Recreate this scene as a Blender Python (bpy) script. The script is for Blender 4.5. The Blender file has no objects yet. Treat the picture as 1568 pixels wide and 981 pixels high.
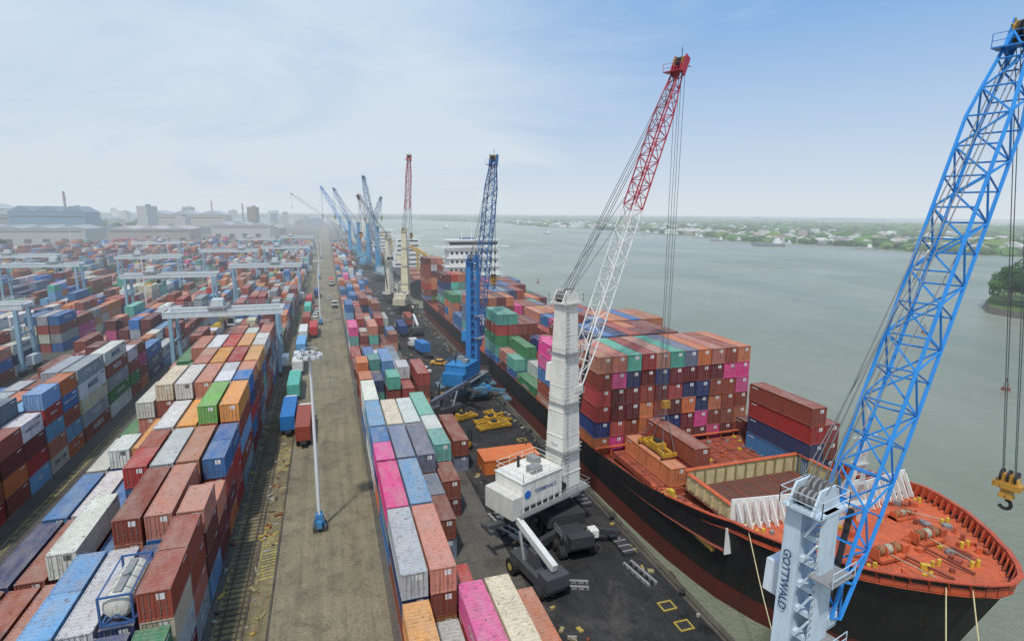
import bpy, math, random, numpy as np, bmesh
from mathutils import Vector, Matrix
random.seed(7); np.random.seed(7)
sc=bpy.context.scene
rad=math.radians
# ------------------------------------------------------------------ materials
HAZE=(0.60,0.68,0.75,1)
def N(nt,t,**kw):
    n=nt.nodes.new(t)
    for k,v in kw.items():
        if k.startswith('i_'):
            key=k[2:]
            key=int(key) if key.isdigit() else key.replace('_',' ')
            n.inputs[key].default_value=v
        else: setattr(n,k,v)
    return n
def finish_haze_glow(nt,sh,L=1900.0,hc=HAZE):  # mixes an emissive haze colour into the surface, stronger away from world origin
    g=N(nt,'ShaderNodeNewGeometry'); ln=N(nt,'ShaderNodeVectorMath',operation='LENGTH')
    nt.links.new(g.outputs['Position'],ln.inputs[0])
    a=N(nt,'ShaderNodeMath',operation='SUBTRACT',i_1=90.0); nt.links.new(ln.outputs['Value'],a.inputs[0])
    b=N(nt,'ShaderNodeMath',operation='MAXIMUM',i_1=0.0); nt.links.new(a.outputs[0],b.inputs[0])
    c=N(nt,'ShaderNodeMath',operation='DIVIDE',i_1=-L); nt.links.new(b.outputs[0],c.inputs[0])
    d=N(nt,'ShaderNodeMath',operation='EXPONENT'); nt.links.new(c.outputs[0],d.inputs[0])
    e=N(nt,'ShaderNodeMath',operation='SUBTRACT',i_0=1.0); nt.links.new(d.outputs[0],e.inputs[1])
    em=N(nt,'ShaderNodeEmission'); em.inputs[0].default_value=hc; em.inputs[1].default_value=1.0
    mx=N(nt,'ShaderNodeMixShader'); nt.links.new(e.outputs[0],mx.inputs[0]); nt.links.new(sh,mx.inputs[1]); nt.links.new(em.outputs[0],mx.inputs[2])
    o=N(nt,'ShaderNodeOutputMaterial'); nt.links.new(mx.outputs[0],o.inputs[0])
def newmat(name):
    m=bpy.data.materials.new(name); m.use_nodes=True; m.node_tree.nodes.clear()
    try: m.cycles.emission_sampling='NONE'
    except Exception: pass
    return m,m.node_tree
def mixc(nt,fac,a,b,mode='MIX'):
    n=N(nt,'ShaderNodeMix',data_type='RGBA',blend_type=mode)
    for s,v in ((0,fac),(6,a),(7,b)):
        if hasattr(v,'links'): nt.links.new(v,n.inputs[s])
        elif isinstance(v,(int,float)): n.inputs[s].default_value=v
        else: n.inputs[s].default_value=(v[0],v[1],v[2],1)
    return n.outputs[2]
def noise(nt,vec,scale,detail=4,rough=.6,dist=0):
    n=N(nt,'ShaderNodeTexNoise'); n.inputs['Scale'].default_value=scale; n.inputs['Detail'].default_value=detail
    n.inputs['Roughness'].default_value=rough; n.inputs['Distortion'].default_value=dist
    nt.links.new(vec,n.inputs['Vector']); return n.outputs[0]
def ramp(nt,f,a,b,va=0.0,vb=1.0):
    n=N(nt,'ShaderNodeMapRange'); nt.links.new(f,n.inputs[0])
    n.inputs[1].default_value=a;n.inputs[2].default_value=b;n.inputs[3].default_value=va;n.inputs[4].default_value=vb
    return n.outputs[0]
def pos(nt,sc3=(1,1,1)):
    g=N(nt,'ShaderNodeNewGeometry'); mp=N(nt,'ShaderNodeVectorMath',operation='MULTIPLY'); mp.inputs[1].default_value=sc3
    nt.links.new(g.outputs['Position'],mp.inputs[0]); return mp.outputs[0]
def bsdf(nt,col,rough=.6,metal=0,bump=None,bs=.3,bd=.1,spec=.5):
    p=N(nt,'ShaderNodeBsdfPrincipled'); p.inputs['Specular IOR Level'].default_value=spec
    if hasattr(col,'links'): nt.links.new(col,p.inputs['Base Color'])
    else: p.inputs['Base Color'].default_value=(*col,1)
    if hasattr(rough,'links'): nt.links.new(rough,p.inputs['Roughness'])
    else: p.inputs['Roughness'].default_value=rough
    p.inputs['Metallic'].default_value=metal
    if bump is not None:
        b=N(nt,'ShaderNodeBump'); b.inputs['Strength'].default_value=bs; b.inputs['Distance'].default_value=bd
        nt.links.new(bump,b.inputs['Height']); nt.links.new(b.outputs[0],p.inputs['Normal'])
    return p.outputs[0]
_pc={}
def paint(c,rough=.5,dirt=.35,metal=0,rust=(.10,.045,.02)):
    key=(tuple(c),rough,dirt,metal,rust)
    if key in _pc: return _pc[key]
    m,nt=newmat('weathered_paint')
    n1=ramp(nt,noise(nt,pos(nt,(1,1,.35)),.9,4,.7),.42,.72)
    n2=ramp(nt,noise(nt,pos(nt,(3,3,.5)),1.5,3,.7),.59,.70)
    col=mixc(nt,ramp(nt,n1,0,1,0,dirt),c,tuple(x*.45+.02 for x in c))
    col=mixc(nt,ramp(nt,n2,0,1,0,min(1,dirt*1.3)),col,rust)
    finish_haze_glow(nt,bsdf(nt,col,rough,metal,spec=.35)); _pc[key]=m; return m
def contmat():
    m,nt=newmat('container_paint')
    at=N(nt,'ShaderNodeAttribute',attribute_name='Col')
    c=at.outputs['Color']
    g=N(nt,'ShaderNodeNewGeometry'); sx=N(nt,'ShaderNodeSeparateXYZ'); nt.links.new(g.outputs['Normal'],sx.inputs[0])
    up=ramp(nt,sx.outputs[2],.5,.9)
    big=ramp(nt,noise(nt,pos(nt),.35,4,.75),.33,.68)
    c=mixc(nt,ramp(nt,big,0,1,0,.5),c,mixc(nt,.5,c,(.12,.09,.07)))
    st=ramp(nt,noise(nt,pos(nt,(2.5,2.5,.25)),1.2,4,.7),.53,.69)
    c=mixc(nt,ramp(nt,st,0,1,0,.65),c,(.10,.05,.03))
    dn=noise(nt,pos(nt,(1,.35,1)),.8,4,.7)
    du=N(nt,'ShaderNodeMath',operation='MULTIPLY'); nt.links.new(up,du.inputs[0]); nt.links.new(ramp(nt,dn,.35,.75,.02,.5),du.inputs[1])
    c=mixc(nt,du.outputs[0],c,(.38,.34,.29))
    pt=ramp(nt,noise(nt,pos(nt,(1.2,1.2,1.2)),1.7,4,.75,.8),.59,.66)
    du2=N(nt,'ShaderNodeMath',operation='MULTIPLY'); nt.links.new(up,du2.inputs[0]); nt.links.new(ramp(nt,pt,0,1,0,.75),du2.inputs[1])
    c=mixc(nt,du2.outputs[0],c,(.12,.06,.035))
    finish_haze_glow(nt,bsdf(nt,c,.65,spec=.25)); return m
CM=contmat()
def groundmat(name,a,b,stain,s1=.05,streak=.5,rough=.85,joints=0,spec=.3,pale=None,wetr=.6):
    m,nt=newmat(name)
    n=ramp(nt,noise(nt,pos(nt),s1,6,.7),.35,.65)
    c=mixc(nt,n,a,b)
    s=ramp(nt,noise(nt,pos(nt,(1,.04,1)),.9,5,.7),.45,.7)
    c=mixc(nt,ramp(nt,s,0,1,0,streak),c,stain)
    if pale:
        pn=ramp(nt,noise(nt,pos(nt,(1,.35,1)),.10,6,.75,1.2),.50,.68)
        c=mixc(nt,ramp(nt,pn,0,1,0,.8),c,pale)
    f=ramp(nt,noise(nt,pos(nt),.35,5,.75,.6),.50,.66)
    c=mixc(nt,ramp(nt,f,0,1,0,.65),c,stain)
    f2=ramp(nt,noise(nt,pos(nt),3.5,3,.7),.3,.75,.7,1.25)
    mm=N(nt,'ShaderNodeVectorMath',operation='SCALE'); nt.links.new(c,mm.inputs[0]); nt.links.new(f2,mm.inputs['Scale'])
    c=mm.outputs[0]
    if joints:
        br=N(nt,'ShaderNodeTexBrick'); br.offset=0; br.inputs['Scale'].default_value=1; br.inputs['Mortar Size'].default_value=.04
        br.inputs['Brick Width'].default_value=joints; br.inputs['Row Height'].default_value=joints*1.2; br.inputs['Mortar Smooth'].default_value=.2
        nt.links.new(pos(nt),br.inputs['Vector'])
        c=mixc(nt,ramp(nt,br.outputs['Fac'],0,1,0,.3),c,stain)
    wet=ramp(nt,noise(nt,pos(nt,(1,.5,1)),.14,4,.7,.5),.60,.64,rough,rough*wetr)
    finish_haze_glow(nt,bsdf(nt,c,wet,spec=spec)); return m
ASPH=groundmat('asphalt',(.020,.019,.020),(.040,.037,.036),(.009,.009,.009),.05,.65,.85,0,.35,(.090,.080,.070),.22)
CONC=groundmat('concrete_road',(.27,.235,.15),(.18,.155,.105),(.10,.085,.06),.04,.6,.85,5.15)
YARD=groundmat('yard_ground',(.14,.125,.105),(.08,.073,.062),(.05,.045,.04),.04,.5)
SIDE=groundmat('rail_strip_ground',(.27,.22,.11),(.15,.125,.08),(.05,.042,.03),.12,.7)
COPE=groundmat('quay_concrete',(.12,.105,.08),(.07,.062,.05),(.035,.03,.028),.2,.4)
def lineMat(c,wear=.5):
    m,nt=newmat('road_marking')
    n=ramp(nt,noise(nt,pos(nt),1.0,5,.8),.38,.58)
    finish_haze_glow(nt,bsdf(nt,mixc(nt,ramp(nt,n,0,1,.1,wear),c,(.14,.125,.09)),.8)); return m
YEL=lineMat((.50,.40,.07),.95)
def watermat():
    m,nt=newmat('river_water')
    n=noise(nt,pos(nt,(1,.6,1)),.42,7,.75); n2=noise(nt,pos(nt,(1,.4,1)),.012,5,.65,.5)
    c=mixc(nt,ramp(nt,n2,.35,.65),(.185,.205,.145),(.275,.285,.215))
    r=ramp(nt,noise(nt,pos(nt,(.4,1,1)),.008,5,.65,.8),.4,.62,.24,.42)
    finish_haze_glow(nt,bsdf(nt,c,r,0,n,.8,.9),3000,(.60,.69,.73,1)); return m
WATER=watermat()
def plain(name,c,rough=.6,metal=0,L=1900):
    m,nt=newmat(name); n=noise(nt,pos(nt),.6,4,.7)
    finish_haze_glow(nt,bsdf(nt,mixc(nt,ramp(nt,n,.3,.7,0,.5),c,tuple(x*.6 for x in c)),rough,metal),L); return m
DARK=paint((.03,.03,.033),.6); TYRE=plain('tyre_rubber',(.02,.02,.02),.85)
GLASS=plain('dark_glass',(.02,.03,.04),.12); ROPE=plain('steel_rope',(.10,.11,.12),.5)
STEEL=paint((.25,.25,.25),.45)
# ------------------------------------------------------------------ mesh builder
BOXF=[(0,3,2,1),(4,5,6,7),(0,1,5,4),(1,2,6,5),(2,3,7,6),(3,0,4,7)]
class M:
    def __init__(s): s.v=[];s.f=[];s.mi=[];s.mats=[]
    def add(s,V,F,mat):
        if mat not in s.mats: s.mats.append(mat)
        k=s.mats.index(mat); o=len(s.v); s.v+= [tuple(p) for p in V]
        for f in F: s.f.append(tuple(i+o for i in f)); s.mi.append(k)
    def box(s,c,d,mat,R=None,taper=(1,1)):
        x,y,z=[q/2 for q in d]; tx,ty=taper
        V=[(-x,-y,-z),(x,-y,-z),(x,y,-z),(-x,y,-z),(-x*tx,-y*ty,z),(x*tx,-y*ty,z),(x*tx,y*ty,z),(-x*tx,y*ty,z)]
        c=Vector(c)
        V=[(R@Vector(p) if R else Vector(p))+c for p in V]; s.add(V,BOXF,mat)
    def beam(s,p,q,w,mat,h=None,w2=None,h2=None):
        h=h or w; w2=w2 or w; h2=h2 or h
        p=Vector(p);q=Vector(q);d=(q-p)
        if d.length<1e-6: return
        d.normalize()
        u=d.cross(Vector((0,0,1)))
        if u.length<1e-3: u=Vector((1,0,0))
        u.normalize(); n=u.cross(d)
        V=[p-u*w/2-n*h/2,p+u*w/2-n*h/2,p+u*w/2+n*h/2,p-u*w/2+n*h/2,q-u*w2/2-n*h2/2,q+u*w2/2-n*h2/2,q+u*w2/2+n*h2/2,q-u*w2/2+n*h2/2]
        s.add(V,[(0,1,2,3),(7,6,5,4),(0,4,5,1),(1,5,6,2),(2,6,7,3),(3,7,4,0)],mat)
    def cyl(s,p,q,r,mat,r2=None,n=8):
        r2=r if r2 is None else r2
        p=Vector(p);q=Vector(q);d=(q-p).normalized(); u=d.orthogonal().normalized(); w=d.cross(u)
        V=[];F=[]
        for i in range(n):
            a=2*math.pi*i/n; o=u*math.cos(a)+w*math.sin(a); V+= [p+o*r,q+o*r2]
        for i in range(n):
            j=(i+1)%n; F.append((2*i,2*j,2*j+1,2*i+1))
        F.append(tuple(2*i for i in range(n))[::-1]); F.append(tuple(2*i+1 for i in range(n)))
        s.add(V,F,mat)
    def obj(s,name,loc=None,smooth=False):
        me=bpy.data.meshes.new(name); me.from_pydata(s.v,[],s.f)
        for m in s.mats: me.materials.append(m)
        me.polygons.foreach_set('material_index',s.mi)
        if smooth: me.polygons.foreach_set('use_smooth',[True]*len(s.f))
        me.update(); o=bpy.data.objects.new(name,me); sc.collection.objects.link(o); return o
_tc={}
def textmesh(t):
    if t in _tc: return _tc[t]
    cu=bpy.data.curves.new('t','FONT'); cu.body=t; cu.size=1; cu.resolution_u=2; cu.align_x='CENTER'; cu.align_y='CENTER'; cu.offset=.012
    o=bpy.data.objects.new('t',cu); sc.collection.objects.link(o)
    dg=bpy.context.evaluated_depsgraph_get(); me=o.evaluated_get(dg).to_mesh()
    V=np.array([v.co[:] for v in me.vertices]); F=[tuple(p.vertices) for p in me.polygons]
    bpy.data.objects.remove(o); _tc[t]=(V,F); return _tc[t]
def text(m,t,c,ux,uy,h,mat,bold=1):
    V,F=textmesh(t); c=Vector(c);ux=Vector(ux);uy=Vector(uy)
    m.add([c+ux*(p[0]*h)+uy*(p[1]*h) for p in V],F,mat)
# ------------------------------------------------------------------ containers
W,H=2.44,2.59
PAL={'rust':(.30,.06,.035),'red':(.46,.035,.03),'orange':(.62,.17,.05),'blue':(.02,.17,.46),'navy':(.02,.05,.17),
'white':(.66,.66,.62),'grey':(.36,.40,.43),'green':(.03,.26,.09),'teal':(.10,.45,.36),'pink':(.80,.05,.30),
'amber':(.76,.30,.04),'maroon':(.17,.03,.035),'sky':(.13,.36,.62),'salmon':(.58,.20,.12),'cream':(.66,.60,.42),'slate':(.16,.22,.32),'lime':(.18,.5,.06)}
def boxt(a,b):
    x0,y0,z0=a;x1,y1,z1=b
    return [(x0,y0,z0),(x1,y0,z0),(x1,y1,z0),(x0,y1,z0),(x0,y0,z1),(x1,y0,z1),(x1,y1,z1),(x0,y1,z1)],BOXF
def template(L,detail):
    V=[];F=[];T=[]
    def ad(v,f,t=0):
        o=len(V); V.extend(v); F.extend([tuple(i+o for i in q) for q in f]); T.extend([t]*len(v))
    if detail==0:
        ad(*boxt((0,0,0),(W,L,H)))
    elif detail==1:
        ad(*boxt((.06,.06,.02),(W-.06,L-.06,H-.04)))
        e=.16
        for x in (0,W-e):
            for y in (0,L-e): ad(*boxt((x,y,0),(x+e,y+e,H)))
        for x in (0.0,W-.1): ad(*boxt((x,e,H-.12),(x+.1,L-e,H-.002))); ad(*boxt((x,e,0),(x+.1,L-e,.16)))
        for y in (0,L-.12): ad(*boxt((e,y,H-.13),(W-e,y+.12,H-.002)))
        for x in (.42,.86,W-.86,W-.42): ad(*boxt((x-.03,.02,.1),(x+.03,.07,H-.13)),1)
        ad(*boxt((W/2-.03,.05,.1),(W/2+.03,.07,H-.13)),2)
        n=int(L/1.2)
        for i in range(n):
            yy=.5+i*(L-1)/n
            for x in (.03,W-.065): ad(*boxt((x,yy,.16),(x+.035,yy+.55,H-.12)))
        for x in (.026,W-.03): ad(*boxt((x-.004,L-1.9,H-.6),(x+.005,L-.5,H-.36)),3)
    else:
        e=.16
        for x in (0,W-e):
            for y in (0,L-e): ad(*boxt((x,y,0),(x+e,y+e,H)))
            ad(*boxt((x+(.0 if x==0 else .06),e,H-.11),(x+(.10 if x==0 else .16),L-e,H-.004)))
            ad(*boxt((x+(.0 if x==0 else .06),e,.0),(x+(.10 if x==0 else .16),L-e,.15)))
        for y in (0,L-.12):
            ad(*boxt((e,y,H-.13),(W-e,y+.12,H-.004))); ad(*boxt((e,y,0),(W-e,y+.12,.16)))
        for x in (-.004,W-.174):
            for y in (-.004,L-.174):
                ad(*boxt((x,y,H-.12),(x+.178,y+.178,H+.006)),1)
        def corr(n,a,b):
            pts=[]; seg=(b-a)/n
            for i in range(n):
                y0=a+seg*i; pts+=[(y0,0),(y0+seg*.35,0),(y0+seg*.5,1),(y0+seg*.85,1)]
            pts.append((b,0)); return pts
        pts=corr(int((L-.3)/.32),e,L-e)
        for side in (0,1):
            v=[]
            for y,d in pts:
                x=.03+.05*d; x=x if side==0 else W-x
                v+=[(x,y,.15),(x,y,H-.11)]
            f=[(2*i,2*i+1,2*i+3,2*i+2) if side==0 else (2*i,2*i+2,2*i+3,2*i+1) for i in range(len(pts)-1)]
            ad(v,[tuple(reversed(q)) for q in f] if side==0 else [tuple(q) for q in f])
        pts=corr(int((L-.3)/.45),.12,L-.12); v=[]
        for y,d in pts: v+=[(.1,y,H-.015-.035*d),(W-.1,y,H-.015-.035*d)]
        ad(v,[(2*i,2*i+1,2*i+3,2*i+2) for i in range(len(pts)-1)])
        ad([(e,.06,.16),(W-e,.06,.16),(W-e,.06,H-.13),(e,.06,H-.13)],[(0,1,2,3)])
        ad(*boxt((W/2-.02,.045,.16),(W/2+.02,.07,H-.13)),2)
        for x in (.42,.86,W-.86,W-.42): ad(*boxt((x-.025,.0,.05),(x+.025,.05,H-.05)),1)
        for x in (.42,.86,W-.86,W-.42): ad(*boxt((x-.1,-.006,.95),(x+.16,.01,1.02)),1)
        ad(*boxt((W/2+.15,.045,1.75),(W/2+.75,.058,2.3)),3)
        pts=corr(7,e,W-e); v=[]
        for x,d in pts: v+=[(x,L-.03-.04*d,.16),(x,L-.03-.04*d,H-.13)]
        ad(v,[(2*i,2*i+1,2*i+3,2*i+2) for i in range(len(pts)-1)])
        ad([(0,0,.02),(W,0,.02),(W,L,.02),(0,L,.02)],[(0,3,2,1)])
        for x in (.026,W-.027): ad(*boxt((x-.004,L-1.7,H-.5),(x+.005,L-.5,H-.36)),3)
    return np.array(V,float),F,np.array(T)
TPL={(l,d):template(l,d) for l in (6.06,12.19) for d in (0,1,2)}
WORDS=['MAERSK','HAMBURG SUD','COSCO','CMA CGM','TRITON','Safmarine','K LINE','MSC','TEX','MAERSK SEALAND']
class CS:
    def __init__(s): s.V=[];s.loops=[];s.cnt=[];s.C=[];s.n=0
    def put(s,V,F,C):
        s.V.append(V)
        for f in F: s.loops.extend([i+s.n for i in f]); s.cnt.append(len(f))
        s.C.append(C); s.n+=len(V)
    def cont(s,x,y,z,L,col,word=None,side=1,flip=False):
        dist=math.hypot(x,y)
        det=2 if dist<105 else (1 if dist<240 else 0)
        V,F,T=TPL[(L,det)]
        c=np.array(PAL[col] if isinstance(col,str) else col)*np.random.uniform(.72,1.12)
        g=c.mean(); c=c+(g-c)*np.random.uniform(.02,.28)
        c=np.clip(c*np.random.uniform(.93,1.07,3),0,.8)
        C=np.ones((len(V),4)); C[:,:3]=c
        C[T==1,:3]=c*.45+.12; C[T==2,:3]=c*.25; C[T==3,:3]=.7 if max(c)<.6 or c.min()<.4 else .1
        j=np.random.uniform(-.05,.05,2)
        s.put(V+np.array([x+j[0],y+j[1]*2,z]),F,C)
        if word and dist<260:
            TV,TF=textmesh(word); h=1.35 if len(word)<8 else .95
            if L<7: h*=.62
            X=W+.012 if side>0 else -.012
            P=np.zeros((len(TV),3)); P[:,0]=x+X+j[0]; P[:,1]=y+L/2+side*TV[:,0]*h; P[:,2]=z+H*.53+TV[:,1]*h
            tc=(.75,.75,.72) if (c.min()<.35) else (.05,.12,.25)
            C=np.ones((len(TV),4)); C[:,:3]=tc; s.put(P,TF,C)
    def obj(s,name):
        if not s.n: return
        me=bpy.data.meshes.new(name); V=np.concatenate(s.V).astype(np.float32)
        me.vertices.add(len(V)); me.vertices.foreach_set('co',V.ravel())
        me.loops.add(len(s.loops)); me.loops.foreach_set('vertex_index',np.array(s.loops,dtype=np.int32))
        cnt=np.array(s.cnt,dtype=np.int32); st=np.concatenate([[0],np.cumsum(cnt)[:-1]]).astype(np.int32)
        me.polygons.add(len(cnt)); me.polygons.foreach_set('loop_start',st); me.polygons.foreach_set('loop_total',cnt)
        me.polygons.foreach_set('use_smooth',np.zeros(len(cnt),dtype=bool))
        at=me.color_attributes.new('Col','FLOAT_COLOR','POINT'); at.data.foreach_set('color',np.concatenate(s.C).astype(np.float32).ravel())
        me.update(calc_edges=True); me.validate(); me.materials.append(CM)
        try: me.shade_flat()
        except Exception: pass
        o=bpy.data.objects.new(name,me); sc.collection.objects.link(o); return o
YP=['rust']*22+['red']*14+['orange']*12+['salmon']*6+['blue']*11+['navy']*7+['white']*11+['grey']*7+['green']*5+['teal']*4+['pink']*2+['amber']*2+['maroon']*12+['sky']*3+['cream']*3+['slate']*4
def rc(): return random.choice(YP)
CN='shipping_container_stack'
nz=lambda a,b:(math.sin(a*1.7+b*.9)+math.sin(a*.6-b*.37+2)+math.sin(b*.21+a*3))/3
topsA={
0:(['green','navy','white','sky','red','rust','orange'],[3,3,2,3,2,2,2]),
1:(['rust','navy','white','sky','salmon','rust','salmon'],[4,3,3,3,2,2,2]),
2:(['salmon','salmon','rust','blue','white','rust','navy'],[4,4,4,2,3,2,2]),
3:(['blue','salmon','white','red','blue','white','blue'],[4,4,4,4,2,2,2]),
4:(['amber','lime','amber','white','amber','white','white'],[5,5,4,4,3,3,2]),
5:(['blue','white','salmon','white','cream','white','green'],[5,5,5,5,5,4,2]),
6:(['amber','red','amber','salmon','green','rust','sky'],[5,5,5,5,4,3,2]),
7:(['white','amber','red','white','salmon','green','blue'],[5,5,5,5,5,4,3]),
8:(['salmon','white','red','amber','white','teal','green'],[5,5,5,4,4,4,3]),
}
XB=[-13.2-30*i for i in range(13)]
for bi,xb in enumerate(XB):
    s=CS(); k=0
    ymax=760-bi*8
    if bi==1: xb+=1.6
    for k in range(int((ymax-34)/13)):
        y=34+13*k
        if (k%9==8) and bi>1: continue
        if xb-20 < -1.25*(y+60)*1.0-30: continue
        base=2.6+1.5*nz(bi,k*.5)
        grp=rc()
        if y>60 and bi>1 and random.random()<.05: continue
        for r in range(7):
            x=xb-W-2.8*r
            if math.hypot(x,y)>480 and random.random()<.08: continue
            hh=max(0,min(5,int(round(base+random.uniform(-1.3,1.3)))))
            if bi==1 and k<9: hh=([5,5,4,4,3,3,3] if 3<=k<=7 else [4,4,3,3,2,3,3])[r]+random.choice([0,0,0,-1])
            spec=None
            if bi==0 and k in topsA: spec=topsA[k]; hh=spec[1][r]
            two=random.random()<.35
            if bi==0 and 1<=k<=2 and r in (0,3): two=True
            for t in range(hh):
                if two:
                    for q in range(2):
                        c=rc() if random.random()<.7 else grp
                        if spec and t==hh-1: c=spec[0][r] if q==0 else random.choice([spec[0][r],'rust','salmon'])
                        if t==hh-1 and t>1 and q==random.choice([0,1]) and random.random()<.3 and k<12: continue
                        s.cont(x,y+q*6.15,t*H,6.06,c,random.choice(WORDS) if random.random()<.15 and r==0 else None)
                else:
                    c=rc() if random.random()<.6 else grp
                    if spec and t==hh-1: c=spec[0][r]
                    w=None
                    if r<2 and random.random()<.5: w=random.choice(WORDS)
                    if bi==1 and r==0 and y<170:
                        if random.random()<.7: c=random.choice(['grey','grey','navy','slate','white','green','rust','blue']); w='MAERSK' if c!='green' else 'EVERGREEN'
                    s.cont(x,y,t*H,12.19,c,w)
        if k in (1,3,5,8): s.obj(CN); s=CS()
    s.obj(CN)
s=CS()
def row(x,y,tiers,L=12.19,words=None,side=-1):
    for t,c in enumerate(tiers): s.cont(x,y,t*H,L,c,words if t==len(tiers)-1 else None,side)
R0,R1,R2,R3,R4=4.9,7.6,10.3,13.0,15.8
row(R0,47,['rust','navy','grey']); row(R1,47,['amber','rust','salmon'])
row(R0,34.3,['orange','amber']); row(R1,34.3,['white'])
row(R2,35.8,['red','pink'],words='ONE',side=-1); row(R3,35.8,['rust','cream']); row(R4,36.5,['orange'])
row(R2,48.5,['red'],6.06); row(R0,59.6,['blue','slate','pink']); row(R1,59.6,['rust','blue','sky'])
row(R2,59.6,['slate','rust'],6.06); row(R2,66,['rust','slate'],6.06)
s.obj(CN); s=CS()
row(R0,72.4,['orange','navy','pink'],6.06); row(R0,78.6,['white','sky','blue'],6.06); row(R1,72.4,['navy','rust','slate']); row(R2,72.4,['grey','rust','slate'])
row(R3,69,['maroon','rust'],6.06);row(R3,75.3,['teal','navy','teal'],6.06); row(R4+1.4,82,['slate','rust'])
row(R3,81.5,['white','teal','white'],6.06)
row(R0,85.2,['white','grey','sky']); row(R1,85.2,['navy','red','cream']); row(R2,85.2,['teal','rust','white']); row(R3,88,['grey','rust','teal'])
s.obj(CN); s=CS()
row(R0,98,['blue','white','white'])
row(R0,111,['rust','red','orange'],6.06)
row(R2,111,['navy','rust','teal'],6.06); row(R3,111,['blue','red'],6.06); row(R3,118,['red','rust','white'],6.06); row(R4+.5,112,['orange','rust','red'],12.19)
row(R1,118,['teal','navy'],6.06);row(R0,124,['maroon','rust','orange'],6.06);row(R2,124,['maroon','blue','sky'])
row(R3,126,['teal','grey']);row(R1,126,['rust','white','teal'],6.06)
s.obj(CN); s=CS()
for k in range(42):
    y=138+13*k
    if k in (8,17,25): continue
    base=2.2+1.1*nz(3,k*.8)
    for r in range(5):
        if y<200 and r==4 and random.random()<.6: continue
        hh=max(0,min(4,int(round(base+random.uniform(-1.4,1.4)))))
        for t in range(hh):
            if (r+k)%3: s.cont(4.9+2.75*r,y,t*H,12.19,rc())
            else:
                s.cont(4.9+2.75*r,y,t*H,6.06,rc()); s.cont(4.9+2.75*r,y+6.15,t*H,6.06,rc())
s.obj(CN)
def tank(x,y,z):
    m=M(); wt=paint((.62,.60,.52),.4,.4); F_=paint((.05,.12,.3))
    for yy in (0,5.9):
        for xx in (0,2.28): m.box((x+xx+.08,y+yy+.08,z+H/2),(.16,.16,H),F_)
        m.box((x+1.22,y+yy+.08,z+.08),(2.1,.14,.15),F_); m.box((x+1.22,y+yy+.08,z+H-.08),(2.1,.14,.15),F_)
        m.beam((x+.1,y+yy+.08,z+.1),(x+1.2,y+yy+.08,z+.9),.09,F_); m.beam((x+2.3,y+yy+.08,z+.1),(x+1.2,y+yy+.08,z+.9),.09,F_)
    for xx in (.08,2.36): m.box((x+xx,y+3.03,z+.08),(.14,5.7,.15),F_); m.box((x+xx,y+3.03,z+H-.08),(.1,5.7,.1),F_)
    c=(x+1.22,z+1.33); pr=[(.15,.35),(.25,.8),(.5,1.08),(5.56,1.08),(5.8,.8),(5.9,.35)]
    for a,b in zip(pr,pr[1:]): m.cyl((c[0],y+a[0],c[1]),(c[0],y+b[0],c[1]),a[1],wt,b[1],20)
    for a in (1.5,3.0,4.5): m.cyl((c[0],y+a-.05,c[1]),(c[0],y+a+.05,c[1]),1.11,STEEL,n=20)
    m.box((x+1.22,y+3,z+H-.1),(.6,4.6,.05),STEEL); m.cyl((x+1.22,y+3,z+H-.15),(x+1.22,y+3,z+H+.1),.3,STEEL,n=12)
    m.obj('tank_container')
tank(-13.2-W-2.8,47.3,H*3)
# ------------------------------------------------------------------ ground, quay, water
WL=-2.6
def sheet(name,x0,x1,y0,y1,z,mat):
    m=M(); m.add([(x0,y0,z),(x1,y0,z),(x1,y1,z),(x0,y1,z)],[(0,1,2,3)],mat); return m.obj(name)
QX=35.2
sheet('river_water',-9000,12000,-600,16000,WL,WATER)
m=M(); m.box((-1500+QX/2-2,1300-60,-4.0),(3000+QX-4,2900,8.0),YARD); m.obj('yard_ground')
m=M(); m.box((QX-.5,1240,-3.9),(1.0,2900,7.81),COPE)
m.box((QX-.3,1240,.06),(.6,2900,.26),COPE)
for i in range(60):
    y=8+14*i; m.box((QX+.35,y,-1.3),(.7,1.2,1.8),TYRE)
m.obj('quay_wall')
sheet('quay_apron_pavement',18.9,QX-1.0,-40,1500,.004,ASPH)
sheet('terminal_road',-7.2,4.2,-40,1500,.004,CONC)
sheet('rail_strip_ground',-12.4,-7.2,-40,1500,.004,SIDE)
m=M()
for yy in (35,62,90):
    for i in range(16):
        a=yy+i*.62
        m.add([(-9.0,a,.009),(-7.5,a+.3,.009),(-7.5,a+.6,.009),(-9.0,a+.3,.009)],[(0,1,2,3)],YEL)
    for xx in (-9.25,-7.4): m.add([(xx,yy-.4,.013),(xx+.16,yy-.4,.013),(xx+.16,yy+10.5,.013),(xx,yy+10.5,.013)],[(0,1,2,3)],YEL)
for i in range(13):
    X=-39.2-30*i
    for xx in (X,X+.75): m.add([(xx,20,.009),(xx+.14,20,.009),(xx+.14,700,.009),(xx,700,.009)],[(0,1,2,3)],YEL)
    if i<2:
        for q in range(150): m.add([(X+.2,22+q*1.6,.013),(X+.7,22+q*1.6+.5,.013),(X+.7,22.35+q*1.6+.5,.013),(X+.2,22.35+q*1.6,.013)],[(0,1,2,3)],YEL)
m.obj('road_markings')
m=M()
for x in (-11.6,-10.1): m.box((x,400,.06),(.12,900,.12),paint((.06,.045,.035),.6))
for x in (-9.55,-7.3): m.box((x,400,.05),(.22,900,.09),COPE)
for i in range(400): m.box((-10.85,20+i*.9,.02),(2.6,.25,.05),COPE)
m.obj('railway_track')
m=M()
for i in range(30): 
    y=30+16*i; m.cyl((QX-.9,y,0),(QX-.9,y,.45),.22,DARK,.18); m.cyl((QX-.9,y,.45),(QX-.9,y,.6),.35,DARK,.3)
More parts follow.
